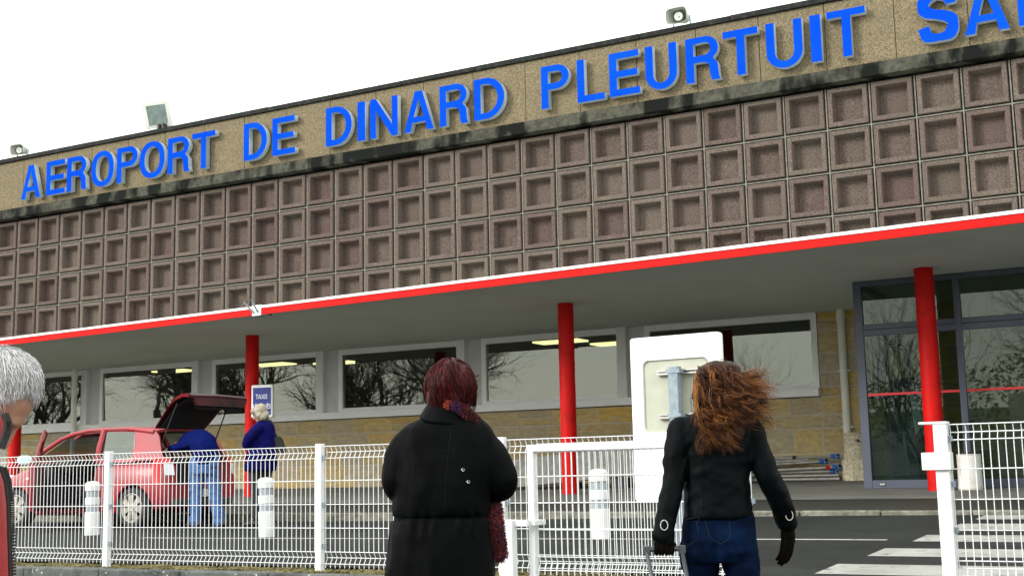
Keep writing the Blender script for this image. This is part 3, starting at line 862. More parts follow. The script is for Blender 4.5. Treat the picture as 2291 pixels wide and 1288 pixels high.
# ------------------------------------------------------------------ taxi sign
c = atY(588, 897, 20.36)
ts = thing('taxi_sign', 'blue sign box with white rim reading TAXIS RÉSERVÉS on the red column', 'sign', c, R(14))
b = MB(); b.rbox((-.24, -.05, -.335), (.24, .05, .335), .028); b.build('sign_box', M['sign_white'], ts, local=True)
b = MB(); b.rbox((-.195, -.058, -.285), (.205, -.05, .275), .004); b.build('sign_face', M['taxi_blue'], ts, local=True)
def text_mesh(name, body, size, m, parent, loc, rot=(R(90), 0, 0), sx=1.0, ext=0.002, bold=0.0):
    cu = bpy.data.curves.new(name, 'FONT'); cu.body = body; cu.size = size; cu.align_x = 'CENTER'; cu.align_y = 'CENTER'
    cu.extrude = ext; cu.offset = bold; cu.resolution_u = 3
    ob = bpy.data.objects.new('tmp', cu); COL.objects.link(ob)
    me = bpy.data.meshes.new_from_object(ob.evaluated_get(bpy.context.evaluated_depsgraph_get()))
    bpy.data.objects.remove(ob); bpy.data.curves.remove(cu)
    me.materials.clear(); me.materials.append(m); me.name = name
    o = link(name, me, parent); o.location = loc; o.rotation_euler = rot; o.scale = (sx, 1, 1)
    return o
text_mesh('lettering', 'TAXIS', 0.135, M['lettering'], ts, (0.0, -.061, .085), sx=.72, bold=.0015)
text_mesh('lettering', 'RÉSERVÉS', 0.135, M['lettering'], ts, (0.0, -.061, -.115), sx=.72, bold=.0015)
b = MB(); b.box((-.20, .05, -.1), (-.12, .16, -.06)); b.box((-.20, .05, .1), (-.12, .16, .14)); b.build('clamp', M['galv'], ts, local=True)

# ------------------------------------------------------------------ mesh fence and gate
FY = 8.95
def panel_wires(name, x0, x1, z0, parent, y=FY, h=1.03, wv=.0056, wh=.0066, pitch=.05):
    """welded wire panel with a fold near the top and near the bottom"""
    zt = z0 + h
    lv = [z0 + .02, z0 + .07, z0 + .12, z0 + .32, z0 + .52, z0 + .72, z0 + .92, z0 + .97, zt]
    lv = [z0 + .035, z0 + .085, z0 + .135, z0 + .335, z0 + .535, z0 + .735, z0 + .928, z0 + .978, zt]
    prof = [(z0, 0), (lv[0], 0), (lv[1], .03), (lv[2], 0), (lv[6], 0), (lv[7], .03), (lv[8], 0)]
    b = MB()
    n = int((x1 - x0 - .02) / pitch)
    st = (x1 - x0 - n * pitch) / 2
    for i in range(n + 1):
        x = x0 + st + i * pitch
        b.tube([(x, y + d, z) for z, d in prof], wv / 2 * 1.15, 4, 0, True)
    for z in lv:
        d = .03 if z in (lv[1], lv[7]) else 0
        b.tube([(x0 + .005, y + d - wv * .9, z), (x1 - .005, y + d - wv * .9, z)], wh / 2 * 1.15, 5)
    return b.build(name, M['fence'], parent)
def post(name, x, z0, z1, parent, s=.06, y=FY):
    b = MB(); b.rbox((x - s/2, y - s/2 - .01, z0), (x + s/2, y + s/2 - .01, z1), .004)
    return b.build(name, M['fence'], parent)
def clips(x, parent, zs):
    for z in zs:
        b = MB(); b.box((x + .03, FY - .02, z - .018), (x + .055, FY + .012, z + .018)); b.build('clip', M['galv'], parent)
fz = 0.452
fence = thing('mesh_fence', 'white welded wire mesh fence along the gravel strip, from the left edge to the gate', 'fence', (-9, FY, fz))
xs = [-14.4, -11.9, -9.37, -6.845, -5.035, -3.02]
for i, x in enumerate(xs):
    po = post('post', x, fz - .04, fz + 1.068, fence)
    clips(x, po, (fz + .2, fz + .55, fz + .95))
for a, c in zip(xs[:-1], xs[1:]): panel_wires('wire_panel', a + .03, c - .03, fz + .015, fence)

fence2 = thing('mesh_fence', 'short white mesh fence right of the gate opening, in front of the entrance', 'fence', (0, FY, fz))
xs2 = [-1.645, 0.95, 3.4]
po = post('post', xs2[0], fz - .04, fz + 1.05, fence2, s=.088)
b = MB(); b.rbox((xs2[0] - .135, FY - .06, fz + 1.05), (xs2[0] + .05, FY + .045, fz + 1.066), .004); b.build('cap_plate', M['fence'], po)
b = MB(); b.rbox((xs2[0] - .125, FY - .085, fz + .745), (xs2[0] + .062, FY + .03, fz + .862), .006); b.build('lock_box', M['fence'], po)
clips(xs2[0] + .014, po, (fz + .35, fz + .65, fz + .95))
for x in xs2[1:]: post('post', x, fz - .04, fz + 1.068, fence2)
for a, c in zip(xs2[:-1], xs2[1:]): panel_wires('wire_panel', a + .045, c - .03, fz + .015, fence2, wv=.0064, wh=.0074)

GY = 8.70
gate = thing('sliding_gate', 'white framed mesh gate leaf slid open in front of the fence', 'gate', (-3.8, GY, .45))
ga, gc = -4.665, -2.93
gb_, gt_ = 0.40, 1.447
f = MB(); fs_ = .052
f.rbox((ga, GY - .03, gb_), (ga + fs_, GY + .03, gt_), .004); f.rbox((gc - fs_, GY - .03, gb_), (gc, GY + .03, gt_), .004)
f.rbox((ga + fs_, GY - .029, gt_ - fs_), (gc - fs_, GY + .029, gt_ - .001), .004); f.rbox((ga + fs_, GY - .029, gb_ + .001), (gc - fs_, GY + .029, gb_ + fs_), .004)
f.build('frame', M['fence'], gate)
panel_wires('wire_panel', ga + fs_, gc - fs_, gb_ + fs_ + .02, gate, y=GY, h=gt_ - gb_ - 2*fs_ - .025)
gp = thing('gate_post', 'short white square post with a bracket that catches the open gate leaf', 'post', (-4.82, 8.58, .3))
b = MB(); b.rbox((-4.80, 8.52, .28), (-4.725, 8.60, .888), .004); b.build('post', M['fence'], gp)
b = MB(); b.rbox((-4.735, 8.555, .838), (-4.615, 8.60, .886), .003); b.rbox((-4.625, 8.60, .842), (-4.57, 8.78, .882), .003); b.build('bracket', M['fence'], gp)

# ------------------------------------------------------------------ road sign seen from behind
sgx, sgy = -3.84, 9.72
sb = thing('road_sign', 'large white road sign seen from behind on a galvanised square post', 'sign', (sgx, sgy, .5), R(-4))
def rrect(hw, z0, z1, r, y, n=6):
    o = []
    for cx, cz, a0 in ((hw - r, z0 + r, -90), (hw - r, z1 - r, 0), (-hw + r, z1 - r, 90), (-hw + r, z0 + r, 180)):
        for i in range(n + 1): o.append((cx + r*math.cos(R(a0 + 90*i/n)), y, cz + r*math.sin(R(a0 + 90*i/n))))
    return o
zb0, zb1 = 0.98, 2.32
b = MB()
bd = rrect(.405, zb0, zb1, .03, 0); 
ih = [(x, y, z) for x, y, z in rrect(.290, 1.545, 2.12, .055, -.001)]
b.loft([rrect(.405, zb0, zb1, .03, .05), rrect(.405, zb0, zb1, .03, 0), rrect(.398, zb0 + .006, zb1 - .006, .026, -.006)], 0, False)
# back face as a ring round the recessed plate
o1 = rrect(.398, zb0 + .006, zb1 - .006, .026, -.006); i1 = rrect(.298, 1.537, 2.128, .055, -.006); i2 = rrect(.294, 1.541, 2.124, .052, .018)
b.loft([[Vector(v) + Vector((-.5, 0, -.5)) for v in o1], [Vector(v) + Vector((-.5, 0, -.5)) for v in o1]], 0, False) if False else None
def shift(r): return [(x, y, z - zb0 - .03 + .0) for x, y, z in r]
b.loft([o1, i1, i2], 0, False)
Ms = Matrix.Translation((0, 0, -.5))
b.v = [tuple(Ms @ Vector(v)) for v in b.v]
bo = b.build('sign_board', M['sign_white'], sb, local=True)
b = MB(); b.v = []; pl = [tuple(Ms @ Vector((x, .017, z))) for x, y, z in rrect(.293, 1.542, 2.123, .052, 0)]; b.add(pl, [tuple(range(len(pl)))]); b.build('back_plate', M['sign_back'], sb, local=True)
fr_ = MB(); pl = [tuple(Ms @ Vector((x, .051, z))) for x, y, z in rrect(.405, zb0, zb1, .03, 0)]; fr_.add(pl, [tuple(reversed(range(len(pl))))]); fr_.build('sign_front', M['sign_white'], sb, local=True)
b = MB(); b.rbox((-.012, -.115, -.1), (.072, -.032, 1.558), .004); b.build('post', M['galv'], sb, local=True)
for z in (1.50, 1.145):
    b = MB(); b.box((-.16, -.030, z), (.30, .016, z + .012)); b.box((-.16, -.030, z + .026), (.30, .016, z + .036)); b.box((-.16, .004, z + .012), (.30, .016, z + .026)); b.build('rail', M['steel'], sb, local=True)
    b = MB(); b.box((-.03, -.121, z + .004), (.09, -.116, z + .036)); b.box((-.032, -.12, z + .004), (-.014, -.03, z + .036)); b.box((.074, -.12, z + .004), (.092, -.03, z + .036)); b.build('clamp', M['galv'], sb, local=True)
b = MB()
for z in (1.30, 1.25, 1.195): b.box((.12, .0135, z), (.29, .0145, z + .003))
for x in (.12, .287): b.box((x, .0135, 1.195), (x + .003, .0146, 1.303))
b.build('stencil_table', M['stencil'], sb, local=True)
text_mesh('lettering', '121 LA', 0.05, M['stencil'], sb, (.20, .013, 1.277), sx=.9, ext=.0005)
text_mesh('lettering', 'S.P. 42', 0.05, M['stencil'], sb, (.20, .013, 1.223), sx=.9, ext=.0005)

# ------------------------------------------------------------------ bollards
def bollard():
    t = thing('bollard', 'x', 'bollard', (0, 0, 0), 0, 'white plastic bollards along the lane')
    b = MB(); b.lathe([(0, .098), (.30, .098), (.305, .09)], (0, 0, 0), (0, 0, 1), 28); b.build('base', M['bollard'], t, smooth=False, local=True)
    for z0, z1 in ((.30, .40), (.49, .585)):
        b = MB(); b.lathe([(z0, .086), (z1, .086)], (0, 0, 0), (0, 0, 1), 28); b.build('reflective_band', M['reflector'], t, smooth=True, local=True)
    b = MB(); b.lathe([(.395, .088), (.40, .097), (.49, .097), (.495, .088)], (0, 0, 0), (0, 0, 1), 28); b.build('ring', M['bollard'], t, local=True)
    b = MB(); b.lathe([(.58, .088), (.585, .098), (.672, .098), (.69, .088), (.705, .06), (.712, .002)], (0, 0, 0), (0, 0, 1), 28); b.build('cap', M['bollard'], t, local=True)
    return t
bl0 = bollard()
for i, (px, py, w, lb, tilt) in enumerate(((206, 1194, 17.0, 'white bollard in front of the open door of the red car', -1.0), (597, 1203, 15.4, 'white bollard in front of the woman in the blue coat', -1.5), (1345, 1216, 13.07, 'white bollard standing behind the open mesh gate', -1.2))):
    o = bl0 if i == 0 else copy_tree(bl0)
    p = atw(px, py, w); o.location = (p.x, p.y, zroad(p.x, p.y)); o['label'] = lb; o.rotation_euler = (0, R(tilt), R(40*i))

# ------------------------------------------------------------------ steel tubes lying by the wall
zp = zpave(23.8)
tubes = [  # x0, x1, y, z0, z1, r, end piece, label
 (-9.9, -6.22, 23.72, .035, .035, .034, None, 'bright steel tube lying lowest and foremost in the pile by the wall'),
 (-9.8, -6.25, 23.80, .095, .10, .032, None, 'steel tube lying just behind the foremost one of the pile'),
 (-10.2, -7.72, 23.74, .128, .132, .032, 'cap', 'short steel tube with a pale plug at its end'),
 (-9.6, -6.35, 23.83, .15, .25, .031, 'red', 'steel tube with a red ring below its blue socket'),
 (-9.9, -6.42, 23.90, .16, .17, .031, 'blue', 'dull steel tube with a blue socket at the right, deep in the pile'),
 (-9.7, -6.62, 23.92, .22, .36, .032, 'blue', 'slanting steel tube with a blue socket near the pipe foot'),
 (-10.0, -6.85, 23.97, .30, .395, .031, None, 'slanting plain steel tube second from the top of the pile'),
 (-10.3, -7.12, 24.02, .42, .44, .036, 'collar', 'topmost thick steel tube with a black collar'),
 (-7.1, -6.42, 24.02, .44, .45, .024, 'blue', 'short thin steel tube with a blue socket on top of the pile'),
]
for x0, x1, y, z0, z1, r, end, lb in tubes:
    t = thing('steel_tube', lb, 'tube', ((x0+x1)/2, y, zp + z0), 0, 'scaffold tubes by the wall')
    b = MB(); a, c = Vector((x0, y, zp + z0)), Vector((x1, y, zp + z1)); d = (c - a).normalized()
    b.lathe([(0, r*.7), (0, r), ((c-a).length, r), ((c-a).length, r*.7), ((c-a).length - .1, r*.7)], a, d, 14); b.build('tube', M['steel'], t, smooth=False)
    if end in ('blue', 'red'):
        e = MB(); e.lathe([(-.02, r*1.05), (.0, r*1.5), (.05, r*1.5), (.06, r*1.2)], c, d, 12); e.box((-.02, -.02, .0), (.14, .02, .05), 0, Matrix.Translation(c)); e.box((.10, -.02, -.05), (.14, .02, .05), 0, Matrix.Translation(c)); e.box((.05, -.02, -.055), (.14, .02, -.03), 0, Matrix.Translation(c)); e.build('socket', M['blue_plastic'], t)
        if end == 'red': e = MB(); e.lathe([(-.14, r*1.06), (-.06, r*1.06)], c, d, 12); e.build('ring', M['red_fascia'], t)
    if end == 'collar': e = MB(); e.lathe([(-.05, r*1.1), (.0, r*1.12), (.01, r*.7)], c, d, 14); e.build('collar', M['black'], t)
    if end == 'cap': e = MB(); e.lathe([(0, r*.9), (.09, r*.95), (.12, r*.4)], c, d, 14); e.build('plug', M['lamp_metal'], t)

# concrete slab leaning on blocks behind the middle column
sl = thing('concrete_slab', 'thick grey concrete slab propped up at a slant behind the middle red column', 'slab', (-10.6, 21.9, .89))
b = MB()
Mx = Matrix.Translation((-12.6, 21.8, .885)) @ Matrix.Rotation(R(-4.6), 4, 'Y')
b.rbox((0, 0, 0), (3.9, .34, .53), .02, 0, Mx); b.build('slab', M['slab'], sl)
b = MB(); b.rbox((-11.75, 21.76, 1.60), (-8.6, 22.5, 1.66), .015); b.build('ledge', M['slab'], sl)
for x, h in ((-11.0, .13), (-10.0, .20), (-9.2, .27)):
    b = MB(); b.rbox((x, 21.86, .86), (x + .35, 22.1, .89 + h), .01); b.build('block', M['black'], sl)

# litter bin by the entrance
p = Vector((-3.29, 19.9, 0)); p.z = zpave(19.9)
bn = thing('litter_bin', 'round white metal bin with rusty foot by the entrance glazing', 'bin', p)
b = MB(); b.lathe([(0, .02), (0, .17), (.03, .178), (.07, .172), (.50, .172), (.51, .178), (.52, .172)], p, (0, 0, 1), 28, ); b.build('drum', M['rusty_white'], bn, smooth=False)
b = MB(); b.lathe([(.52, .174), (.545, .174), (.55, .15), (.50, .14), (.48, .001)], p, (0, 0, 1), 28); b.build('rim', M['black'], bn)

# ticket machine and poster behind the entrance glass
kx, ky = -4.62, 22.6; kz = zpave(ky)
kk = thing('ticket_machine', 'dark teal ticket machine with pale slanting panel behind the entrance glass', 'machine', (kx, ky, kz))
b = MB()
prof = [(-.30, 0), (.12, 0), (.12, .75), (.30, .82), (.34, .95), (.22, 1.42), (.28, 1.5), (.28, 1.72), (.20, 1.78), (-.22, 1.78), (-.30, 1.68)]
b.loft([[(kx + a, ky - .3, kz + z) for a, z in prof], [(kx + a, ky + .3, kz + z) for a, z in prof]], 0, True); b.build('cabinet', M['teal'], kk)
b = MB(); b.add([(kx + .10, ky - .303, kz + .80), (kx + .26, ky - .303, kz + .98), (kx + .10, ky - .303, kz + 1.52), (kx + .04, ky - .303, kz + 1.5)], [(0,1,2,3)]); b.build('side_panel', M['pale_panel'], kk)
b = MB(); b.rbox((kx + .20, ky - .31, kz + 1.6), (kx + .33, ky - .30, kz + 1.70), .002); b.build('badge', M['pale_panel'], kk)
ps = thing('poster', 'blue poster board with white edge stuck inside the entrance glass at the left', 'poster', (-4.98, 21.9, 3.0))
b = MB(); b.box((-4.985, 21.36, 2.62), (-4.97, 22.45, 3.40)); b.build('backing', M['sign_white'], ps)
b = MB(); b.add([(-4.965, 21.44, 2.64), (-4.965, 22.0, 2.625), (-4.965, 22.43, 2.88), (-4.965, 22.43, 3.38), (-4.965, 21.44, 3.38)], [(0,1,2,3,4)]); b.build('print', M['poster_blue'], ps)
# ------------------------------------------------------------------ red hatchback, nose to the left
M['car_red'] = mat('car_paint_red', (0.33, 0.022, 0.034), 0.42, col2=(0.28, 0.017, 0.027), scale=2, coat=0.08)
layer(M['car_red'], (0.19, 0.075, 0.07), 3.0, 0.48, 0.75, amount=0.5)
M['car_dark'] = mat('car_interior', (0.012, 0.012, 0.013), 0.7)
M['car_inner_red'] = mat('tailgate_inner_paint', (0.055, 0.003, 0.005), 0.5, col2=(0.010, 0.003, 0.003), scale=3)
M['tyre'] = mat('tyre_rubber', (0.018, 0.018, 0.018), 0.8)
M['hubcap'] = mat('silver_hubcap', (0.38, 0.36, 0.31), 0.45, metal=0.2, col2=(0.30, 0.285, 0.25), scale=9)
M['car_glass'] = glass_mat('car_glass', (0.30, 0.33, 0.34), 1.7, 1.9)
M['tail_red'] = mat('tail_lamp_red', (0.70, 0.02, 0.02), 0.2)
M['lamp_clear'] = mat('lamp_clear', (0.72, 0.74, 0.76), 0.15)
M['door_trim'] = mat('door_inner_trim', (0.10, 0.02, 0.022), 0.6, col2=(0.03, 0.03, 0.03), scale=6)
M['mirror_glass'] = mat('mirror_glass', (0.62, 0.80, 0.86), 0.25, spec=0.6)  # reflected sky put in as a pale blue base colour
M['grey_plastic'] = mat('grey_plastic', (0.05, 0.05, 0.052), 0.5)

cz = 0.56
car = thing('red_car', 'small red hatchback at the kerb with its tailgate up and driver door open', 'car', (-14.93, 14.34, cz), PI)
# car space: +x nose, +y driver side (towards the camera), z up
def section(x, hw, zb, zt, sh=0.12):
    """closed ring across the body, slightly bulged at the waist"""
    h = zt - zb
    half = [(0, zb), (hw*.80, zb), (hw*.93, zb + .03), (hw*.985, zb + h*.25), (hw, zb + h*.45), (hw*.985, zb + h*.68), (hw*.94, zb + h*.85), (hw*.86, zt - h*.05), (hw*.70, zt - .005), (hw*.35, zt + .012), (0, zt + .015)]
    return [Vector((x, y, z)) for y, z in half] + [Vector((x, -y, z)) for y, z in half[-2:0:-1]]
st = [(1.835,.50,.34,.56), (1.80,.62,.26,.64), (1.70,.72,.22,.71), (1.52,.79,.19,.79), (1.25,.82,.18,.87), (.98,.827,.175,.93), (.75,.828,.17,.965), (.3,.83,.17,.965), (-.3,.83,.17,.975), (-.9,.832,.17,.985), (-1.3,.828,.18,.99), (-1.6,.80,.22,.985), (-1.76,.76,.27,.96), (-1.82,.70,.31,.92)]
b = MB(); b.loft([section(*s) for s in st], 0, True)
def to_obj(mb, name):
    me = bpy.data.meshes.new(name); me.from_pydata(mb.v, [], mb.f); me.update(); recalc(me)
    o = bpy.data.objects.new(name, me); COL.objects.link(o); return o
bo = to_obj(b, 'tmp_body')
sub = bo.modifiers.new('s', 'SUBSURF'); sub.levels = 2
cutters = []
def cut(mb):
    c = to_obj(mb, 'cut'); cutters.append(c)
    md = bo.modifiers.new('b', 'BOOLEAN'); md.object = c; md.operation = 'DIFFERENCE'; md.solver = 'EXACT'
for wx in (1.17, -1.23):
    k = MB(); k.lathe([(0, .335), (.4, .335)], (wx, .60, .285), (0, 1, 0), 32, cap=True); cut(k)
    k = MB(); k.lathe([(0, .335), (.4, .335)], (wx, -1.0, .285), (0, 1, 0), 32, cap=True); cut(k)
k = MB(); k.box((-1.62, -.70, .34), (.72, .70, 1.3)); cut(k)
k = MB(); k.loft([[(x, .5, z) for x, z in ((.72,.27),(.76,.6),(.70,1.2),(-.44,1.2),(-.46,.6),(-.38,.27))], [(x, 1.0, z) for x, z in ((.72,.27),(.76,.6),(.70,1.2),(-.44,1.2),(-.46,.6),(-.38,.27))]], 0, True); cut(k)
k = MB(); k.loft([[(-1.5, y, z) for y, z in ((-.50,.60),(.50,.60),(.62,1.2),(-.62,1.2))], [(-2.0, y, z) for y, z in ((-.50,.60),(.50,.60),(.62,1.2),(-.62,1.2))]], 0, True); cut(k)
me = bpy.data.meshes.new_from_object(bo.evaluated_get(bpy.context.evaluated_depsgraph_get()))
for c in cutters: bpy.data.objects.remove(c)
bpy.data.objects.remove(bo)
me.materials.clear(); me.materials.append(M['car_red']); me.name = 'body'
me.polygons.foreach_set('use_smooth', [True]*len(me.polygons))
try: me.set_sharp_from_angle(angle=R(35))
except Exception: pass
body = link('body', me, car)

def cb(name, mb, m, smooth=False, parent=car): return mb.build(name, m, parent, smooth, local=True)
# greenhouse: roof, pillars
def zroof(x): return 1.475 - 0.055*((x + .35)/.7)**2 if x > -.35 else 1.475 - 0.05*((x + .35)/1.05)**2
roof = MB(); rings = []
for x in (.22, .05, -.2, -.5, -.8, -1.1, -1.38):
    z = zroof(x) - (.05 if x > .1 else 0)
    hw = .585 - (.03 if x < -1 else 0)
    rings.append([Vector((x, y, z - .055*abs(y/hw)**2.5 - t)) for t, ys in ((0, (-hw, -hw*.8, -hw*.4, 0, hw*.4, hw*.8, hw)), (.035, (hw, hw*.8, hw*.4, 0, -hw*.4, -hw*.8, -hw))) for y in ys])
roof.loft(rings, 0, True)
for s in (1, -1):
    def P(x, y, z): return (x, s*y, z)
    roof.tube([P(.98,.75,.955), P(.72,.705,1.14), P(.42,.64,1.31), P(.20,.585,1.385), P(-.1,.572,1.42), P(-.5,.572,1.425), P(-.9,.568,1.42), P(-1.38,.55,1.36)], [.035,.034,.034,.036,.034,.034,.034,.04], 8)
    roof.tube([P(-.47,.775,.95), P(-.44,.70,1.18), P(-.40,.578,1.42)], .042, 8)
    # rear quarter panel round the fixed window
    roof.loft([[P(-1.14,.765,.955), P(-1.60,.745,.955), P(-1.68,.70,.99), P(-1.52,.60,1.30), P(-1.38,.545,1.40), P(-1.02,.585,1.385), P(-1.12,.68,1.18)],
               [P(-1.14,.715,.955), P(-1.60,.695,.955), P(-1.66,.65,.99), P(-1.50,.55,1.30), P(-1.38,.495,1.38), P(-1.02,.535,1.365), P(-1.12,.63,1.18)]], 0, True)
    roof.loft([[P(-.45,.785,.93), P(-1.2,.775,.94), P(-1.2,.765,.985), P(-.45,.77,.985)], [P(-.45,.73,.93), P(-1.2,.72,.94), P(-1.2,.72,.985), P(-.45,.72,.985)]], 0, True)
rf = cb('roof', roof, M['car_red'], True)
try: rf.data.set_sharp_from_angle(angle=R(40))
except Exception: pass
for s in (1, -1):
    q = MB(); q.add([(-.46, s*.755, .985), (-1.15, s*.745, .985), (-1.13, s*.675, 1.20), (-1.03, s*.592, 1.375), (-.42, s*.588, 1.395), (-.44, s*.67, 1.2)], [(0,1,2,3,4,5)])
    cb('quarter_window', q, M['car_glass'])
q = MB(); q.add([(.96, .72, .96), (.96, -.72, .96), (.22, -.57, 1.38), (.22, .57, 1.38)], [(0,1,2,3)]); cb('windscreen', q, M['car_glass'])
q = MB(); q.add([(.80, -.765, .97), (-.44, -.765, .97), (-.40, -.59, 1.40), (.20, -.60, 1.37)], [(0,1,2,3)]); cb('side_window', q, M['car_glass'])
# cabin
q = MB(); q.box((-1.60, -.69, .30), (.72, .69, .345)); q.box((.55, -.69, .345), (.76, .69, .95)); q.box((-1.61, .62, .345), (-.5, .695, .95)); q.box((-1.61, -.695, .345), (.7, -.64, .95))
q.rbox((.28, -.6, .80), (.75, .6, 1.0), .06)
cb('cabin', q, M['car_dark'])
for y in (.36, -.36):
    q = MB(); q.rbox((-.35, y - .25, .40), (.18, y + .25, .62), .06)
    q.rbox((-.12, y - .24, 0), (.03, y + .24, .62), .06, 0, Matrix.Translation((-.30, 0, .58)) @ Matrix.Rotation(R(-14), 4, 'Y'))
    q.rbox((-.05, y - .12, 0), (.05, y + .12, .17), .04, 0, Matrix.Translation((-.50, 0, 1.20)) @ Matrix.Rotation(R(-10), 4, 'Y'))
    cb('seat', q, M['car_dark'])
q = MB(); q.rbox((-1.05, -.62, .40), (-.62, .62, .60), .06); q.rbox((-1.15, -.62, .5), (-1.02, .62, .98), .05); cb('rear_bench', q, M['car_dark'])
q = MB()
for i in range(24):
    a, c = 2*PI*i/24, 2*PI*(i+1)/24
    q.tube([(.30 - .06*math.sin(a), .36 + .18*math.cos(a), .90 + .17*math.sin(a)), (.30 - .06*math.sin(c), .36 + .18*math.cos(c), .90 + .17*math.sin(c))], .014, 6)
cb('steering_wheel', q, M['car_dark'])
q = MB(); q.rbox((.18, -.12, 1.26), (.24, .12, 1.33), .02); cb('rear_view_mirror', q, M['car_dark'])
# tailgate, raised
def tgring(x, z, hw, nx, nz, th):
    return [(x, -hw, z), (x, 0, z + .012), (x, hw, z), (x - nx*th, hw*.96, z - nz*th), (x - nx*th, 0, z - nz*th), (x - nx*th, -hw*.96, z - nz*th)]
tg = [(-1.37,1.435,.53,-.6,.8,.025), (-1.50,1.565,.55,-.62,.78,.03), (-1.66,1.73,.57,-.55,.83,.03), (-1.80,1.835,.60,-.25,.97,.035), (-1.94,1.885,.61,.0,1,.04), (-2.05,1.89,.60,.1,1,.05), (-2.13,1.86,.58,.5,.8,.05), (-2.12,1.72,.52,1,.1,.05)]
q = MB(); rings = [tgring(*t) for t in tg]
for i in range(len(rings) - 1):
    for k in range(6):
        k2 = (k+1) % 6
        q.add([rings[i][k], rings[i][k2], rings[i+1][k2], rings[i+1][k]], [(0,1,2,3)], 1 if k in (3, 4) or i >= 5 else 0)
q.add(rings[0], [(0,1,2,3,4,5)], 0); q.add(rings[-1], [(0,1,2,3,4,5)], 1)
tgo = q.build('tailgate', [M['car_red'], M['car_inner_red']], car, False, local=True)
q = MB(); q.add([(-1.46,-.42,1.50),( -1.46,.42,1.50),(-1.80,.46,1.795),(-1.80,-.46,1.795)], [(0,1,2,3)]); q.v = [(x - .05, y, z + .055) for x, y, z in q.v]
cb('rear_window', q, M['car_glass'], parent=tgo)
q = MB(); q.loft([[(x, -.47, z), (x, .47, z), (x + .01, .45, z - .03), (x + .01, -.45, z - .03)] for x, z in ((-1.42,1.445),(-1.66,1.685),(-1.82,1.79),(-1.95,1.835),(-2.06,1.80),(-2.08,1.70))], 0, True); cb('inner_trim', q, M['car_dark'], parent=tgo)
for s in (1, -1):
    q = MB(); q.tube([(-1.52, s*.55, 1.18), (-1.80, s*.54, 1.76)], .009, 6); cb('gas_strut', q, M['car_dark'])
# doors
q = MB()
dw = [(0,.25),(0.03,.62),(-.06,.95),(-1.14,.96),(-1.17,.62),(-1.09,.27)]
Md = Matrix.Translation((.74, .80, 0)) @ Matrix.Rotation(R(-46), 4, 'Z')
q.loft([[Md @ Vector((x, .02 - .03*abs(z-.6), z)) for x, z in dw], [Md @ Vector((x, -.05, z)) for x, z in dw]], 0, True)
q.tube([Md @ Vector(v) for v in ((-.04,-.02,.95), (-.36,-.09,1.24), (-.60,-.16,1.385), (-1.05,-.17,1.41), (-1.13,-.06,.96))], .022, 8)
dr = q.build('door', M['car_red'], car, local=True)
q = MB(); q.loft([[Md @ Vector((x*.96 - .02, -.052, .6 + (z-.6)*.95)) for x, z in dw], [Md @ Vector((x*.93 - .03, -.085, .6 + (z-.6)*.9)) for x, z in dw]], 0, True)
cb('door_card', q, M['door_trim'], parent=dr)
q = MB(); q.add([Md @ Vector(v) for v in ((-.06,-.03,.97), (-.36,-.09,1.22), (-.60,-.155,1.36), (-1.03,-.165,1.39), (-1.11,-.06,.97))], [(0,1,2,3,4)]); cb('pane', q, M['car_glass'], parent=dr)
q = MB(); q.ball(Md @ Vector((-.16, .17, 1.005)), .065, .125, .09, Md.to_3x3()); q.tube([Md @ Vector((-.12,.0,.96)), Md @ Vector((-.15,.10,.98))], .03, 6); cb('door_mirror', q, M['grey_plastic'], True, parent=dr)
q = MB(); q.ball(Md @ Vector((-.222, .17, 1.005)), .012, .108, .078, Md.to_3x3()); cb('mirror_glass', q, M['mirror_glass'], True, parent=dr)
# lamps, bumper trim, wheels
for s in (1, -1):
    q = MB(); q.loft([[(-1.60, s*.80, .62), (-1.70, s*.785, .62), (-1.66, s*.775, 1.0), (-1.58, s*.765, 1.0)], [(-1.80, s*.62, .66), (-1.815, s*.60, .66), (-1.745, s*.60, .99), (-1.72, s*.62, .99)]], 0, True); tl = cb('tail_lamp', q, M['tail_red'])
    q = MB(); q.loft([[(-1.765, s*.735, .74), (-1.745, s*.735, .90)], [(-1.835, s*.60, .74), (-1.80, s*.60, .90)], [(-1.80, s*.60, .74), (-1.78, s*.60, .90)]], 0, False); cb('reversing_lamp', q, M['lamp_clear'], parent=tl)
    q = MB(); q.ball((1.60, s*.60, .70), .16, .15, .105, Matrix.Rotation(R(-20*s), 3, 'Z')); cb('headlight', q, M['lamp_clear'], True)
    q = MB(); q.rbox((.90, s*.825 - .006, .72), (.96, s*.825 + .006, .75), .003); cb('side_indicator', q, M['lamp_clear'])
q = MB(); q.rbox((-1.85, -.62, .30), (-1.78, .62, .40), .02); cb('bumper_trim', q, M['grey_plastic'])
q = MB(); q.rbox((-1.855, -.26, .42), (-1.83, .26, .53), .004); cb('number_plate', q, M['lamp_clear'])
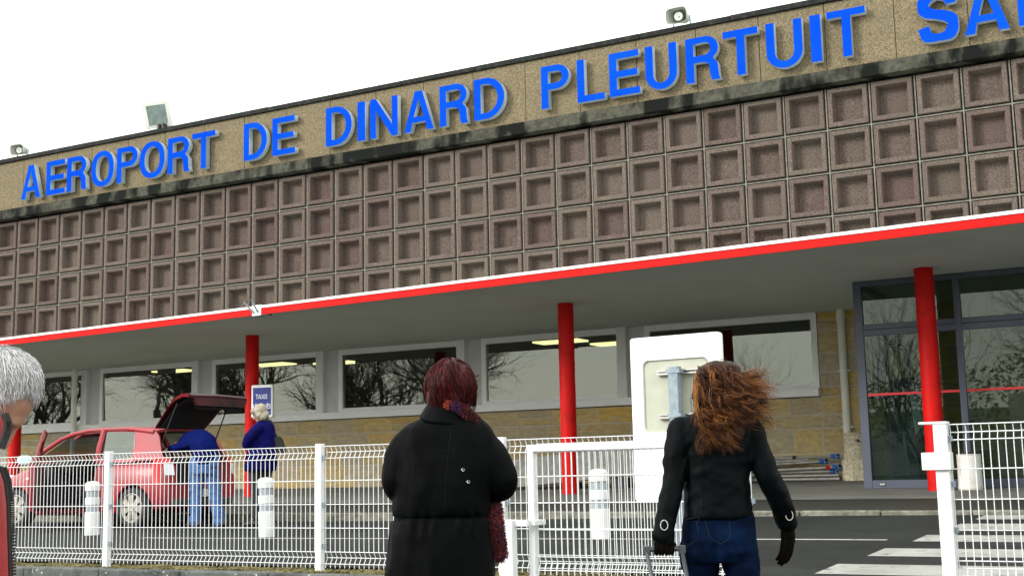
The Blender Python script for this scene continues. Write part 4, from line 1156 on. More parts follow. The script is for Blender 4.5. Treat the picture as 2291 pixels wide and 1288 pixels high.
for wx in (1.17, -1.23):
    for s in (1, -1):
        c = Vector((wx, s*.74, .285))
        q = MB(); q.lathe([(-.09, .20), (-.095, .26), (-.07, .285), (.07, .285), (.095, .262), (.085, .21)], c, (0, s, 0), 40); wh = cb('wheel', q, M['tyre'], True)
        q = MB(); q.lathe([(.0, .205), (.0, .001)], c, (0, s, 0), 32); cb('brake_disc', q, M['car_dark'], parent=wh)
        q = MB(); q.lathe([(.055, .168), (.088, .20), (.080, .216), (.05, .21)], c, (0, s, 0), 40)
        q.lathe([(.095, .001), (.098, .045), (.085, .062)], c, (0, s, 0), 24)
        for i in range(7):
            a = 2*PI*i/7 + .3; Mr = Matrix.Translation(c + Vector((0, s*.07, 0))) @ Matrix.Rotation(a, 4, 'Y')
            q.loft([[Mr @ Vector(v) for v in ((.05,0,-.028),(.05,s*.018,-.026),(.05,s*.018,.026),(.05,0,.028))], [Mr @ Vector(v) for v in ((.185,0,-.05),(.185,s*.012,-.046),(.185,s*.012,.046),(.185,0,.05))]], 0, True)
        cb('hubcap', q, M['hubcap'], parent=wh)
# ------------------------------------------------------------------ people
M['skin'] = mat('skin', (0.40, 0.225, 0.155), 0.55, col2=(0.33, 0.17, 0.115), scale=14, spec=0.3)
M['hair_plum'] = mat('plum_red_hair', (0.048, 0.0032, 0.0042), 0.5, spec=0.18)
M['hair_plum2'] = mat('plum_red_hair_light', (0.10, 0.008, 0.008), 0.45, spec=0.2)
M['hair_plum3'] = mat('plum_red_hair_dark', (0.018, 0.002, 0.0024), 0.5, spec=0.15)
M['curl_dark'] = mat('brown_hair', (0.022, 0.0085, 0.0045), 0.55, spec=0.15)
M['curl_mid'] = mat('auburn_hair', (0.095, 0.028, 0.009), 0.42, spec=0.25)
M['curl_gold'] = mat('copper_hair', (0.33, 0.125, 0.026), 0.42, spec=0.25)
M['hair_grey'] = mat('silver_hair', (0.66, 0.65, 0.655), 0.6, spec=0.2)
M['hair_grey2'] = mat('grey_hair', (0.36, 0.37, 0.39), 0.6, spec=0.2)
M['hair_pale'] = mat('pale_blond_hair', (0.328, 0.2952, 0.2214), 0.5, col2=(0.2296, 0.1968, 0.1394), scale=20)
M['coat_black'] = mat('black_coat_cloth', (0.0010, 0.0014, 0.0016), 0.6, col2=(0.0006, 0.0009, 0.0010), scale=4, bump=0.10, bscale=300, spec=0.05)
M['coat_seam'] = mat('coat_seam', (0.0030, 0.0036, 0.0040), 0.6, spec=0.08)
M['jacket_navy'] = mat('blue_black_jacket', (0.0008, 0.0020, 0.0030), 0.55, col2=(0.0005, 0.0014, 0.0020), scale=3, bump=0.12, bscale=260, spec=0.06)
M['jeans_dark'] = mat('dark_blue_denim', (0.0008, 0.0034, 0.0130), 0.85, col2=(0.0022, 0.0100, 0.0360), scale=7, bump=0.2, bscale=320, contrast=(0.42, 0.72), spec=0.04)
M['stitch'] = mat('denim_stitching', (0.020, 0.025, 0.035), 0.9, spec=0.1)
M['jeans_light'] = mat('faded_blue_denim', (0.0369, 0.0984, 0.2624), 0.85, col2=(0.0697, 0.1558, 0.3444), scale=5, bump=0.2, bscale=200)
M['sweater_blue'] = mat('royal_blue_knit', (0.003, 0.009, 0.10), 0.9, col2=(0.002, 0.006, 0.065), scale=9, bump=0.3, bscale=160, spec=0.05)
M['coat_blue'] = mat('deep_blue_coat', (0.0035, 0.003, 0.085), 0.7, col2=(0.002, 0.002, 0.035), scale=6, spec=0.06)
M['trousers_black'] = mat('dark_trousers', (0.00984, 0.00984, 0.01312), 0.8)
M['jacket_red'] = mat('red_jacket', (0.328, 0.00328, 0.00656), 0.65, col2=(0.246, 0.00246, 0.00492), scale=5, bump=0.15, bscale=200, sheen=0.1)
M['zip'] = mat('black_zip', (0.0082, 0.0082, 0.0082), 0.5)
M['glove'] = mat('brown_black_glove', (0.0050, 0.0038, 0.0025), 0.9, col2=(0.0026, 0.0020, 0.0014), scale=30, bump=0.3, bscale=220, spec=0.05)
M['scarf_a'] = mat('scarf_orange', (0.2952, 0.0369, 0.0082), 0.9)
M['scarf_b'] = mat('scarf_purple', (0.041, 0.00738, 0.0492), 0.9)
M['scarf_c'] = mat('scarf_dark_red', (0.0574, 0.00246, 0.00574), 0.9)
M['metal_snap'] = mat('metal_snap', (0.574, 0.574, 0.574), 0.3, metal=0.9)
M['shoe'] = mat('dark_shoe', (0.0164, 0.01476, 0.01312), 0.5)
M['handle'] = mat('grey_handle', (0.0492, 0.05576, 0.0656), 0.4)
M['eye'] = mat('eye', (0.041, 0.0328, 0.0287), 0.2)

def atd(px, py, d):
    v = ray(px, py); return CAM + v * (d / v.dot(FH))
def ring(l, r, py, d, hd, off=0.0, n=24, e=2.3, rz=0.0):
    a, b_ = atd(l, py, d), atd(r, py, d)
    c = (a + b_) / 2 + FH * off; hw = (b_ - a).length / 2
    ur = RH * math.cos(rz) + FH * math.sin(rz); uf = FH * math.cos(rz) - RH * math.sin(rz)
    o = []
    for i in range(n):
        t = 2*PI*i/n; cs, sn = math.cos(t), math.sin(t)
        o.append(c + ur*hw*math.copysign(abs(cs)**(2/e), cs) + uf*hd*math.copysign(abs(sn)**(2/e), sn))
    return o
def rings_loft(mb, rows, d, **k): mb.loft([ring(l, r, py, d, hd, off, **k) for py, l, r, hd, off in rows], 0, True)
def limb(mb, pts, n=16, dome=True):
    """pts: (px, py, d, radius in m)"""
    P = [atd(a, b, c) for a, b, c, _ in pts]; rad = [q[3] for q in pts]
    # smooth the path
    PP, RR = [], []
    m = len(P)
    for i in range(m - 1):
        p0, p1, p2, p3 = P[max(i-1,0)], P[i], P[i+1], P[min(i+2,m-1)]
        for j in range(5):
            t = j/5
            PP.append(0.5*((2*p1)+(p2-p0)*t+(2*p0-5*p1+4*p2-p3)*t*t+(3*p1-p0-3*p2+p3)*t**3)); RR.append(rad[i]*(1-t)+rad[i+1]*t)
    PP.append(P[-1]); RR.append(rad[-1])
    mb.tube(PP, RR, n, 0, True, dome)

def head(mb, c, f, u, s=1.0):
    f = f.normalized(); u = (u - f*u.dot(f)).normalized(); r = f.cross(u)
    Mx = Matrix((r, f, u)).transposed()
    c = Vector(c)
    def L(x, y, z): return c + (r*x + f*y + u*z)*s
    mb.ball(L(0, -.012, .028), .076*s, .098*s, .100*s, Mx, 20)
    mb.ball(L(0, .022, -.055), .058*s, .066*s, .070*s, Mx, 16)
    mb.ball(L(0, .060, -.098), .026*s, .024*s, .022*s, Mx, 10)
    mb.ball(L(0, .076, .030), .050*s, .018*s, .016*s, Mx, 12)
    mb.tube([L(0,.082,.022), L(0,.100,-.006), L(0,.112,-.028)], [.010*s,.012*s,.014*s], 8, 0, True, True)
    mb.ball(L(.014,.096,-.033), .011*s, .012*s, .009*s, Mx, 8); mb.ball(L(-.014,.096,-.033), .011*s, .012*s, .009*s, Mx, 8)
    mb.ball(L(0,.083,-.058), .024*s, .012*s, .007*s, Mx, 10); mb.ball(L(0,.080,-.070), .021*s, .012*s, .008*s, Mx, 10)
    for sx in (1, -1):
        mb.ball(L(sx*.040,.060,-.028), .026*s, .022*s, .022*s, Mx, 10)
        mb.ball(L(sx*.079,-.014,-.012), .010*s, .022*s, .034*s, Mx, 10)
        mb.ball(L(sx*.082,-.022,-.002), .012*s, .012*s, .024*s, Mx, 8)
    return L
def eyes(L, parent, s=1.0):
    b = MB()
    for sx in (1, -1): b.ball(L(sx*.031, .074, .004), .012*s, n=8)
    b.build('eyes', M['eye'], parent, True)

def strand(mb, pts, w, mi, n=3):
    m = len(pts)
    mb.tube(pts, [w * (1.0 if 0 < i/(m-1) < .75 else (1.0 if i == 0 else max(.15, (1 - i/(m-1))*4))) for i in range(m)], n, mi, False)

def hand(mb, wrist, dirv, back, s=1.0, curl=0.5, thumb=1, spread=0.16):
    """relaxed hand: palm, four fingers, thumb. dirv = towards the fingertips, back = out of the back of the hand"""
    d = dirv.normalized(); k = (back - d*back.dot(d)).normalized(); x = d.cross(k)
    Mx = Matrix((x, d, k)).transposed()
    def L(a, b, c): return wrist + (x*a + d*b + k*c)*s
    mb.ball(L(0, .05, 0), .042*s, .055*s, .018*s, Mx, 12)
    mb.tube([L(0,-.03,0), L(0,.04,0)], [.029*s, .032*s], 10, 0, True, True)
    for i, (ln, ox) in enumerate(((.072,-.030),(.082,-.010),(.076,.010),(.060,.029))):
        a = curl; p = Vector((ox, .088, 0)); pts = [Vector((ox*.8, .05, 0)), p.copy()]
        ang = a*.5; sp = ox*spread*8
        for fr_ in (.45, .32, .23):
            p = p + Vector((sp*.1*ln, math.cos(ang)*ln*fr_*1.25, -math.sin(ang)*ln*fr_*1.25)); pts.append(p.copy()); ang += a*.7
        mb.tube([L(*q) for q in pts], [.0105*s,.0105*s,.0098*s,.009*s,.0078*s], 8, 0, True, True)
    t = -thumb
    mb.tube([L(t*.022,.015,-.004), L(t*.044,.045,-.012), L(t*.054,.075,-.020), L(t*.055,.098,-.028)], [.014*s,.0125*s,.0115*s,.009*s], 8, 0, True, True)

def legs(mb, px_l, px_r, py_hip, d, zg, r0=.085, stride=0.0):
    for px, st_ in ((px_l, stride), (px_r, -stride)):
        a = atd(px, py_hip, d); kn = Vector((a.x, a.y, (a.z + zg)*.5 + .03)) + FH*(st_*.4 + .02); an = Vector((a.x, a.y, zg + .10)) + FH*st_
        mb.tube([a, a*.5 + kn*.5, kn, kn*.45 + an*.55, an], [r0, r0*.9, r0*.68, r0*.62, r0*.45], 14, 0, True, True)
def shoes(px_l, px_r, py_hip, d, zg, parent, stride=0.0, fwd=FH):
    for px, st_ in ((px_l, stride), (px_r, -stride)):
        a = atd(px, py_hip, d); p = Vector((a.x, a.y, zg)) + FH*st_
        b = MB(); b.tube([p + Vector((0,0,.05)) - fwd*.06, p + Vector((0,0,.05)) + fwd*.06, p + Vector((0,0,.035)) + fwd*.17], [.05,.048,.036], 12, 0, True, True)
        b.v = [(x, y, max(z, zg + .002)) for x, y, z in b.v]
        b.build('shoe', M['shoe'], parent, True)

from mathutils.bvhtree import BVHTree
def project_on(ob, pxs, d, lift=.002):
    """points dropped onto a garment along the view direction of a level ray"""
    me = ob.data; off = Vector((0,0,0)); p = ob
    while p is not None: off += p.location; p = p.parent
    tree = BVHTree.FromPolygons([tuple(v.co + off) for v in me.vertices], [tuple(f.vertices) for f in me.polygons])
    out = []
    for px, py in pxs:
        q = atd(px, py, d - .5); h = tree.ray_cast(q, FH)
        out.append((h[0] - FH*lift) if h[0] is not None else atd(px, py, d - .11))
    return out
def seam(ob, pxs, d, r, m, parent, name='seam', lift=.001, sub=6):
    pp = []
    for (a, b1), (c, e) in zip(pxs[:-1], pxs[1:]):
        for i in range(sub): pp.append((a + (c-a)*i/sub, b1 + (e-b1)*i/sub))
    pp.append(pxs[-1]); P = project_on(ob, pp, d, lift)
    q = MB(); q.tube(P, r, 5); return q.build(name, m, parent)
# ---- woman with plum red hair, black coat
D1 = 5.95
p0 = atd(985, 1280, D1); zg = zfoot(p0.y)
pw = thing('person', 'plum-haired woman in a black coat with a fluffy orange and purple scarf, seen from behind', 'person', (p0.x, p0.y, zg))
b = MB()
hc = atd(1008, 872, D1 + .02)
fdir = (FH*.86 + RH*.42 - ZUP*.30)
Lh = head(b, hc, fdir, ZUP, 1.03)
b.tube([hc - ZUP*.06 - FH*.02, atd(997, 950, D1), atd(992, 990, D1)], [.058, .062, .075], 14, 0, True, True)
rings_loft(b, [(958,950,1045,.07,0),(1000,930,1062,.08,0),(1085,910,1070,.11,0),(1160,905,1070,.11,0),(1260,895,1080,.13,0),(1330,900,1075,.12,0)], D1)
limb(b, [(930,1010,D1,.045),(896,1078,D1,.038),(925,1098,D1+.33,.036)]); limb(b, [(1062,1012,D1,.045),(1114,1076,D1,.038),(1070,1098,D1+.33,.036)])
hand(b, atd(930,1098,D1+.36), RH, FH, .95, .9, 1); hand(b, atd(1062,1098,D1+.38), -RH, FH, .95, .9, -1)
legs(b, 945, 1030, 1330, D1, zg, .085)
skin(b, .009, 'body', M['skin'], pw, 3)
shoes(945, 1030, 1330, D1, zg, pw)
b = MB()
rings_loft(b, [(914,962,1036,.070,.0),(930,949,1052,.085,0),(946,924,1078,.105,0),(962,903,1093,.12,0),(985,889,1104,.133,0),(1030,886,1108,.15,.0),(1080,885,1098,.158,0),(1128,883,1090,.155,.0),(1153,884,1086,.146,0),(1162,882,1087,.148,0),(1194,874,1091,.165,0),(1240,867,1100,.175,0),(1300,861,1104,.18,0),(1380,852,1112,.19,0),(1470,846,1120,.20,0)], D1)
limb(b, [(948,982,D1,.082),(912,1012,D1,.080),(894,1052,D1-.01,.070),(890,1087,D1,.062),(912,1098,D1+.14,.060),(935,1100,D1+.32,.050)])
limb(b, [(1044,984,D1,.082),(1084,1016,D1,.080),(1114,1056,D1-.01,.073),(1122,1080,D1,.066),(1100,1092,D1+.14,.062),(1068,1098,D1+.32,.050)])
coat = skin(b, .010, 'coat', M['coat_black'], pw, 3, [(.018, (3.4, 3.4, 1.8), 3.0), (.007, (9, 9, 5), 8.0)])
# pleats below the drawn waist
for v in coat.data.vertices:
    wpos = v.co + Vector(pw.location)
    dz = wpos.z - atd(985, 1158, D1).z
    if -.12 < dz < .04:
        t = wpos.dot(RH)
        k = math.exp(-((dz + .02)/.04)**2)
        v.co += v.normal * (k * .009 * math.sin(t*85 + 2*math.sin(t*30)) - .010*math.exp(-(dz/.010)**2))
b = MB()
cr = [ring(958,1040,903,D1,.082,.002,n=28,e=2.2), ring(949,1051,918,D1,.096,.000,n=28,e=2.2), ring(942,1060,930,D1,.107,-.001,n=28,e=2.2), ring(938,1064,936,D1,.112,-.002,n=28,e=2.2), ring(940,1062,939,D1,.107,-.001,n=28,e=2.2), ring(950,1050,930,D1,.088,.005,n=28,e=2.2), ring(962,1036,908,D1,.074,.005,n=28,e=2.2)]
def tiltring(r, k): 
    c = sum(r, Vector())/len(r); return [p + ZUP*((p-c).dot(FH)*k) - ZUP*((p-c).dot(RH)*.10) for p in r]
b.loft([tiltring(r, .25) for r in cr], 0, False); b.build('collar', M['coat_black'], coat, True)
for sm_ in ([(1000,952),(994,1000),(988,1060),(985,1150)], [(905,985),(912,1040),(900,1100),(886,1128)], [(1088,990),(1076,1040),(1082,1090),(1088,1126)], [(915,998),(990,1006),(1080,1002)], [(886,1168),(940,1170),(1040,1170),(1084,1168)]):
    seam(coat, sm_, D1, .0016, M['coat_seam'], coat, lift=.0004, sub=10)
for px, py in ((1036,1050),(1048,1077)):
    c = atd(px, py, D1 - .163); q = MB()
    for i in range(12):
        a, e = 2*PI*i/12, 2*PI*(i+1)/12
        q.tube([c + (RH*math.cos(a) + ZUP*math.sin(a))*.006, c + (RH*math.cos(e) + ZUP*math.sin(e))*.006], .0018, 5)
    q.build('snap_ring', M['metal_snap'], coat)
# bob of hair
b = MB()
rings_loft(b, [(815,985,1030,.035,0),(822,972,1048,.07,0),(838,963,1058,.092,0),(862,957,1062,.105,0),(885,955,1061,.105,.005),(903,957,1056,.095,.01),(915,962,1050,.08,.015)], D1 + .02)
cap = skin(b, .008, 'hair', M['hair_plum'], pw, 3, [(.007, (14, 14, 5), 2.0)])
b = MB(); rr = random.Random(5)
for i in range(2600):
    ph = rr.uniform(0, 2*PI); th0 = rr.uniform(.05, 1.3)
    Cc = atd(1009, 872, D1 + .02); pts = []
    th1 = min(th0 + rr.uniform(.6, 1.3), 2.35 + rr.uniform(-.2, .15)); eps = rr.uniform(.98, 1.10); wav = rr.uniform(-.25, .25); wf = rr.uniform(2, 5)
    for j in range(9):
        t = j/8; th = th0 + (th1 - th0)*t; p_ = ph + wav*math.sin(wf*t + th0*3)*.6 + .22*t
        rad = eps*(1 + .05*math.sin(ph*5 + th*4))
        v = RH*(.113*math.sin(th)*math.cos(p_)) + FH*(.115*math.sin(th)*math.sin(p_)) + ZUP*(.132*math.cos(th) if th < PI/2 else .17*math.cos(th))
        if th > 1.57: v = RH*(.108*math.cos(p_)*(1 - .10*(th-1.57))) + FH*(.110*math.sin(p_)*(1-.1*(th-1.57))) + ZUP*(-.125*(th - 1.57))
        pts.append(Cc + v*rad + ZUP*.0 - RH*(.022*max(0, math.cos(th))*0))
    strand(b, pts, rr.uniform(.0011, .0026), rr.choice((0, 0, 1, 2, 2)))
for i in range(140):   # wisps at the right side
    c = atd(rr.uniform(1040, 1064), rr.uniform(835, 890), D1 + rr.uniform(-.05, .08)); dv = RH*rr.uniform(.3, 1) + ZUP*rr.uniform(-.4, .6); ln = rr.uniform(.02, .05)
    strand(b, [c, c + dv*ln*.5 + ZUP*.004, c + dv*ln - ZUP*.004], .0009, rr.choice((0, 1)))
b.build('hair_strands', [M['hair_plum'], M['hair_plum2'], M['hair_plum3']], pw, True)
# scarf
def fuzz(mb, path, rad, count, ln, seed):
    r2 = random.Random(seed); m = len(path)
    for i in range(count):
        t = r2.uniform(0, m - 1.001); k = int(t); fr2 = t - k
        c = path[k]*(1-fr2) + path[k+1]*fr2; rd = rad[k]*(1-fr2) + rad[k+1]*fr2
        dv = Vector((r2.gauss(0,1), r2.gauss(0,1), r2.gauss(0,1))).normalized()
        a = c + dv*rd*.75; nz = pnoise(Vector((c.z*16 + seed, a.dot(RH)*14, a.dot(FH)*9)))
        mi = 0 if nz > .10 else (1 if nz > -.16 else 2)
        if r2.random() < .15: mi = r2.randrange(3)
        e = a + dv*ln*r2.uniform(.5, 1) - ZUP*ln*.25
        mb.tube([a, (a+e)/2 + Vector((r2.gauss(0,.003), r2.gauss(0,.003), r2.gauss(0,.003))), e], [.0022, .0019, .0006], 3, mi, False)
b = MB()
hang = [atd(1098,1112,D1+.12), atd(1102,1140,D1+.06), atd(1106,1170,D1+.05), atd(1111,1205,D1+.05), atd(1117,1240,D1+.05)]
b.tube(hang, [.040,.043,.042,.038,.034], 12, 2, True, True)
fuzz(b, hang, [.044,.048,.046,.042,.040], 5200, .022, 1)
nk = [atd(1000,903,D1-.085), atd(1022,906,D1-.085), atd(1041,918,D1-.075), atd(1057,936,D1-.055), atd(1069,956,D1-.03)]
b.tube(nk, [.010,.012,.020,.026,.022], 10, 2, True, True)
fuzz(b, nk, [.010,.013,.024,.032,.028], 2600, .020, 2)
b.build('scarf', [M['scarf_a'], M['scarf_b'], M['scarf_c']], pw)

# ---- woman with windblown auburn curls, dark jacket, jeans, pulling a case
D2 = 6.10
p0 = atd(1608, 1280, D2); zg = zfoot(p0.y)
pc = thing('person', 'woman with long windblown auburn curls, dark jacket and blue jeans in the gate opening', 'person', (p0.x, p0.y, zg))
b = MB()
hc = atd(1612, 868, D2); Lh = head(b, hc, FH - ZUP*.1, ZUP, .93)
b.tube([hc - ZUP*.06, atd(1606, 945, D2), atd(1604, 985, D2)], [.05, .052, .06], 14, 0, True, True)
rings_loft(b, [(945,1560,1650,.05,0),(970,1520,1680,.075,0),(1050,1548,1662,.085,0),(1120,1548,1668,.09,0),(1180,1545,1672,.08,0),(1235,1548,1670,.085,0)], D2)
limb(b, [(1526,985,D2,.034),(1507,1060,D2-.03,.028),(1488,1180,D2-.10,.024)]); limb(b, [(1674,985,D2,.034),(1717,1062,D2-.04,.028),(1760,1165,D2+.06,.024)])
hand(b, atd(1760,1170,D2+.06), -ZUP*.95 + RH*-.05, RH*.4 - FH*.9, .80, .35, 1)
hand(b, atd(1486,1188,D2-.10), -ZUP, -FH, .60, 1.3, -1)
legs(b, 1568, 1656, 1260, D2 + .03, zg, .050, .04)
skin(b, .009, 'body', M['skin'], pc, 3)
shoes(1576, 1654, 1245, D2, zg, pc, .06)
# jeans
b = MB()
rings_loft(b, [(1140,1535,1682,.095,0),(1165,1529,1686,.105,-.004),(1200,1525,1690,.115,-.014),(1232,1524,1692,.118,-.018),(1255,1530,1692,.108,-.006)], D2)
limb(b, [(1562,1225,D2+.0,.090),(1566,1262,D2+.03,.088),(1570,1290,D2+.05,.080),(1576,1400,D2+.12,.066),(1578,1520,D2+.10,.056)])
limb(b, [(1652,1225,D2+.0,.088),(1658,1262,D2-.02,.086),(1661,1290,D2-.03,.078),(1656,1400,D2-.05,.064),(1652,1530,D2-.18,.052)])
jn = skin(b, .009, 'jeans', M['jeans_dark'], pc, 3, [(.006, (3, 3, 14), 1.0), (.003, (12, 12, 9), 4.0)])
# seat cleft and pockets
zc = atd(1608, 1225, D2).z
for v in jn.data.vertices:
    wp = v.co + Vector(pc.location); t = (wp - atd(1594, 1225, D2)).dot(RH); s_ = (wp - p0).dot(FH)
    if s_ < 0: v.co += FH * (.016*math.exp(-(t/.016)**2) * max(0, 1 - abs(wp.z - zc + .02)/.13))
for pk in ([(1536,1161),(1564,1155),(1562,1170),(1558,1207),(1538,1221),(1524,1210)], [(1607,1164),(1665,1160),(1666,1190),(1665,1212),(1643,1227),(1617,1212),(1607,1164)]):
    seam(jn, pk, D2, .0013, M['stitch'], jn, 'pocket_seam')
seam(jn, [(1587,1151),(1588,1175),(1591,1200)], D2, .0013, M['stitch'], jn)
seam(jn, [(1584,1152),(1620,1148),(1680,1156)], D2, .0013, M['stitch'], jn)
# jacket
b = MB()
rings_loft(b, [(916,1562,1650,.055,0),(930,1538,1665,.07,0),(942,1518,1680,.082,0),(960,1508,1690,.09,0),(990,1515,1690,.098,0),(1030,1527,1681,.105,0),(1075,1534,1674,.108,0),(1117,1532,1677,.110,-.004),(1150,1530,1682,.112,-.008),(1158,1531,1682,.110,-.010)], D2)
limb(b, [(1524,962,D2,.062),(1514,1000,D2-.01,.057),(1509,1055,D2-.03,.051),(1500,1110,D2-.06,.047),(1490,1160,D2-.09,.045),(1485,1197,D2-.10,.047)], dome=True)
limb(b, [(1676,962,D2,.063),(1693,1000,D2-.01,.058),(1713,1052,D2-.04,.054),(1733,1092,D2-.02,.053),(1750,1130,D2+.02,.050),(1760,1166,D2+.05,.046)], dome=True)
jk = skin(b, .009, 'jacket', M['jacket_navy'], pc, 3, [(.008, (5, 5, 6), 6.0), (.0055, (13, 13, 15), 2.0)])
for (px, py, d_) in ((1486,1174,D2-.155),(1766,1152,D2-.015)):
    c = atd(px, py, d_); q = MB()
    for i in range(20):
        a, e = 2*PI*i/20, 2*PI*(i+1)/20
        q.tube([c + (RH*math.cos(a)*.75 + ZUP*math.sin(a))*.0225, c + (RH*math.cos(e)*.75 + ZUP*math.sin(e))*.0225], .0024, 6)
    q.build('cuff_ring', M['metal_snap'], jk, True)
seam(jk, [(1546,1062),(1580,1056),(1630,1057),(1672,1064)], D2, .0016, M['jacket_navy'], jk, lift=.0005)
seam(jk, [(1604,1060),(1603,1110),(1602,1150)], D2, .0014, M['jacket_navy'], jk, lift=.0005)
# bag strap across the back
sp_ = project_on(jk, [(1572,985),(1562,1020),(1552,1050),(1545,1075)], D2, .004)
b = MB()
for i in range(len(sp_) - 1):
    a, c = sp_[i], sp_[i+1]; n_ = RH*.014 + ZUP*.004
    b.add([a - n_, a + n_, c + n_, c - n_], [(0,1,2,3)])
    b.add([a - n_ + FH*.003, a + n_ + FH*.003, c + n_ + FH*.003, c - n_ + FH*.003], [(3,2,1,0)])
b.build('bag_strap', M['coat_black'], pc)
# gloves
b = MB()
hand(b, atd(1763,1172,D2+.06), -ZUP*.96 - RH*.08, RH*.55 - FH*.8, 1.08, .42, 1)
skin(b, .0045, 'glove', M['glove'], pc, 2)
b = MB()
gpx = atd(1486, 1226, D2 - .10)
w0 = atd(1486, 1190, D2 - .10)
b.ball(atd(1486, 1206, D2 - .115), .043, .024, .040, None, 12); b.tube([w0, atd(1486, 1204, D2-.11)], [.034, .036], 12, 0, True, True)
for i, ox in enumerate((-.036, -.012, .012, .034)):
    c = gpx + RH*ox; rr_ = .021
    pts = [c + (-FH)*(.020) + ZUP*.03] + [c + (-FH*math.cos(a) + ZUP*-math.sin(a))*rr_ for a in (0, .8, 1.6, 2.4, 3.2)]
    b.tube(pts, [.0125,.0125,.0125,.0118,.011,.0095], 8, 0, True, True)
b.tube([atd(1494,1200,D2-.09), gpx + RH*.05 + FH*.012 + ZUP*.012, gpx + RH*.03 + FH*.026 - ZUP*.004], [.014,.0125,.010], 8, 0, True, True)
skin(b, .0045, 'glove', M['glove'], pc, 2)
# curls
def hp(px, py, off=0.0): return atd(px, py, D2 + off)
b = MB()
rings_loft(b, [(812,1588,1634,.04,0),(822,1566,1652,.075,0),(845,1556,1662,.10,0),(875,1553,1666,.112,-.005),(905,1556,1668,.115,-.02),(935,1562,1666,.09,-.045),(962,1570,1660,.065,-.075),(985,1584,1650,.045,-.095)], D2)
skin(b, .009, 'hair', M['curl_dark'], pc, 3, [(.012, (9, 9, 7), 2.0)])
b = MB(); rr = random.Random(21)
def curl_strand(root, tip_px, tip_off, w, mi, amp, turns, sag=0.0, n=22):
    tip = hp(*tip_px, tip_off); ph = rr.uniform(0, 2*PI); pts = []
    mid = (root + tip)/2 + Vector((rr.gauss(0,.015), rr.gauss(0,.015), rr.gauss(0,.01))) - FH*.035 + ZUP*sag
    for j in range(n):
        t = j/(n-1); c = root*(1-t)**2 + mid*2*t*(1-t) + tip*t*t
        a = amp*min(1, t*1.6)*(0.7 + .3*math.sin(ph*3)); an = ph + turns*2*PI*t
        pts.append(c + RH*(a*math.cos(an)) + FH*(a*.8*math.sin(an)) + ZUP*(a*.45*math.sin(an + .7)))
    strand(b, pts, w, mi)
def clump(rootpx, rootoff, tip, tipoff, n, amp, turns, w, mi, spread=.006, sag=0.0):
    """a lock: neighbouring strands that curl together"""
    r0 = hp(*rootpx, rootoff); st_ = rr.getstate()
    ph = rr.uniform(0, 2*PI); mid0 = Vector((rr.gauss(0,.018), rr.gauss(0,.012), rr.gauss(0,.012))) - FH*.03 + ZUP*sag
    tp = hp(*tip, tipoff)
    for q in range(n):
        o1 = Vector((rr.gauss(0,1), rr.gauss(0,1), rr.gauss(0,1)))*spread*.7; o2 = Vector((rr.gauss(0,1), rr.gauss(0,1), rr.gauss(0,1)))*spread*1.5
        ro, to = r0 + o1, tp + o2; md_ = (ro + to)/2 + mid0; dp = rr.gauss(0, .25); pts = []
        N = 24
        for j in range(N):
            t = j/(N-1); c = ro*(1-t)**2 + md_*2*t*(1-t) + to*t*t
            a = amp*min(1, t*1.5)*(1 + .15*dp); an = ph + dp + turns*2*PI*t
            pts.append(c + RH*(a*math.cos(an)) + FH*(a*.9*math.sin(an)) + ZUP*(a*.5*math.sin(an + .6)))
        strand(b, pts, w*rr.uniform(.7, 1.2), mi if rr.random() < .75 else rr.randrange(3))
for i in range(230):        # locks over the head and down the back
    rx = rr.gauss(1606, 26); ry = rr.uniform(815, 890); ro = -.03 - .07*rr.random()
    rx = max(1562, min(1652, rx))
    k = rr.random()
    tx = rr.uniform(1566, 1652) if k < .72 else rr.uniform(1640, 1690); ty = rr.uniform(930, 1012) if k < .72 else rr.uniform(900, 960)
    mi = 2 if (1572 < tx < 1645 and ty < 990 and ry > 840 and rr.random() < .52) else (1 if rr.random() < .45 else 0)
    clump((rx, ry), ro, (tx, ty), -.11 - .05*rr.random(), rr.randrange(13, 22), rr.uniform(.010, .027), rr.uniform(1.4, 3.6), .00095, mi, .005)
for i in range(150):         # crown, combed over by the wind
    rx = rr.uniform(1556, 1640); ry = 812 + abs(rx - 1610)*.45 + rr.uniform(0, 30)
    clump((rx, ry), rr.uniform(-.10, .04), (rx + rr.uniform(-4, 50), ry + rr.uniform(30, 110)), -.125 + rr.uniform(-.02, .05), 12, rr.uniform(.004, .013), rr.uniform(.6, 1.8), .0011, rr.choice((0, 0, 1, 1, 1, 2)), sag=.03)
for i in range(120):        # blown out to the right
    rx = rr.uniform(1630, 1664); ry = rr.uniform(835, 925)
    tx = rr.uniform(1672, 1728) + 22*rr.random()**2; ty = ry + rr.uniform(-15, 55)
    clump((rx, ry), -.04 + rr.uniform(-.06, .06), (tx, ty), rr.uniform(-.1, .06), rr.randrange(4, 9), rr.uniform(.005, .016), rr.uniform(1, 2.4), rr.choice((.0008, .001)), rr.choice((0, 1, 1, 2, 2)), .009, sag=.008)
for i in range(60):         # single flyaways
    curl_strand(hp(rr.uniform(1575, 1660), rr.uniform(812, 900), -.05), (rr.uniform(1660, 1752), rr.uniform(800, 940)), rr.uniform(-.1, .05), .0005, rr.choice((1, 2, 2)), rr.uniform(.003, .012), rr.uniform(.8, 2), .015)
for i in range(26):
    curl_strand(hp(rr.uniform(1580, 1630), 814, -.02), (rr.uniform(1570, 1640), rr.uniform(797, 812)), rr.uniform(-.06, .06), .0005, 1, .006, 1.0, .01)
b.build('curls', [M['curl_dark'], M['curl_mid'], M['curl_gold']], pc, True)

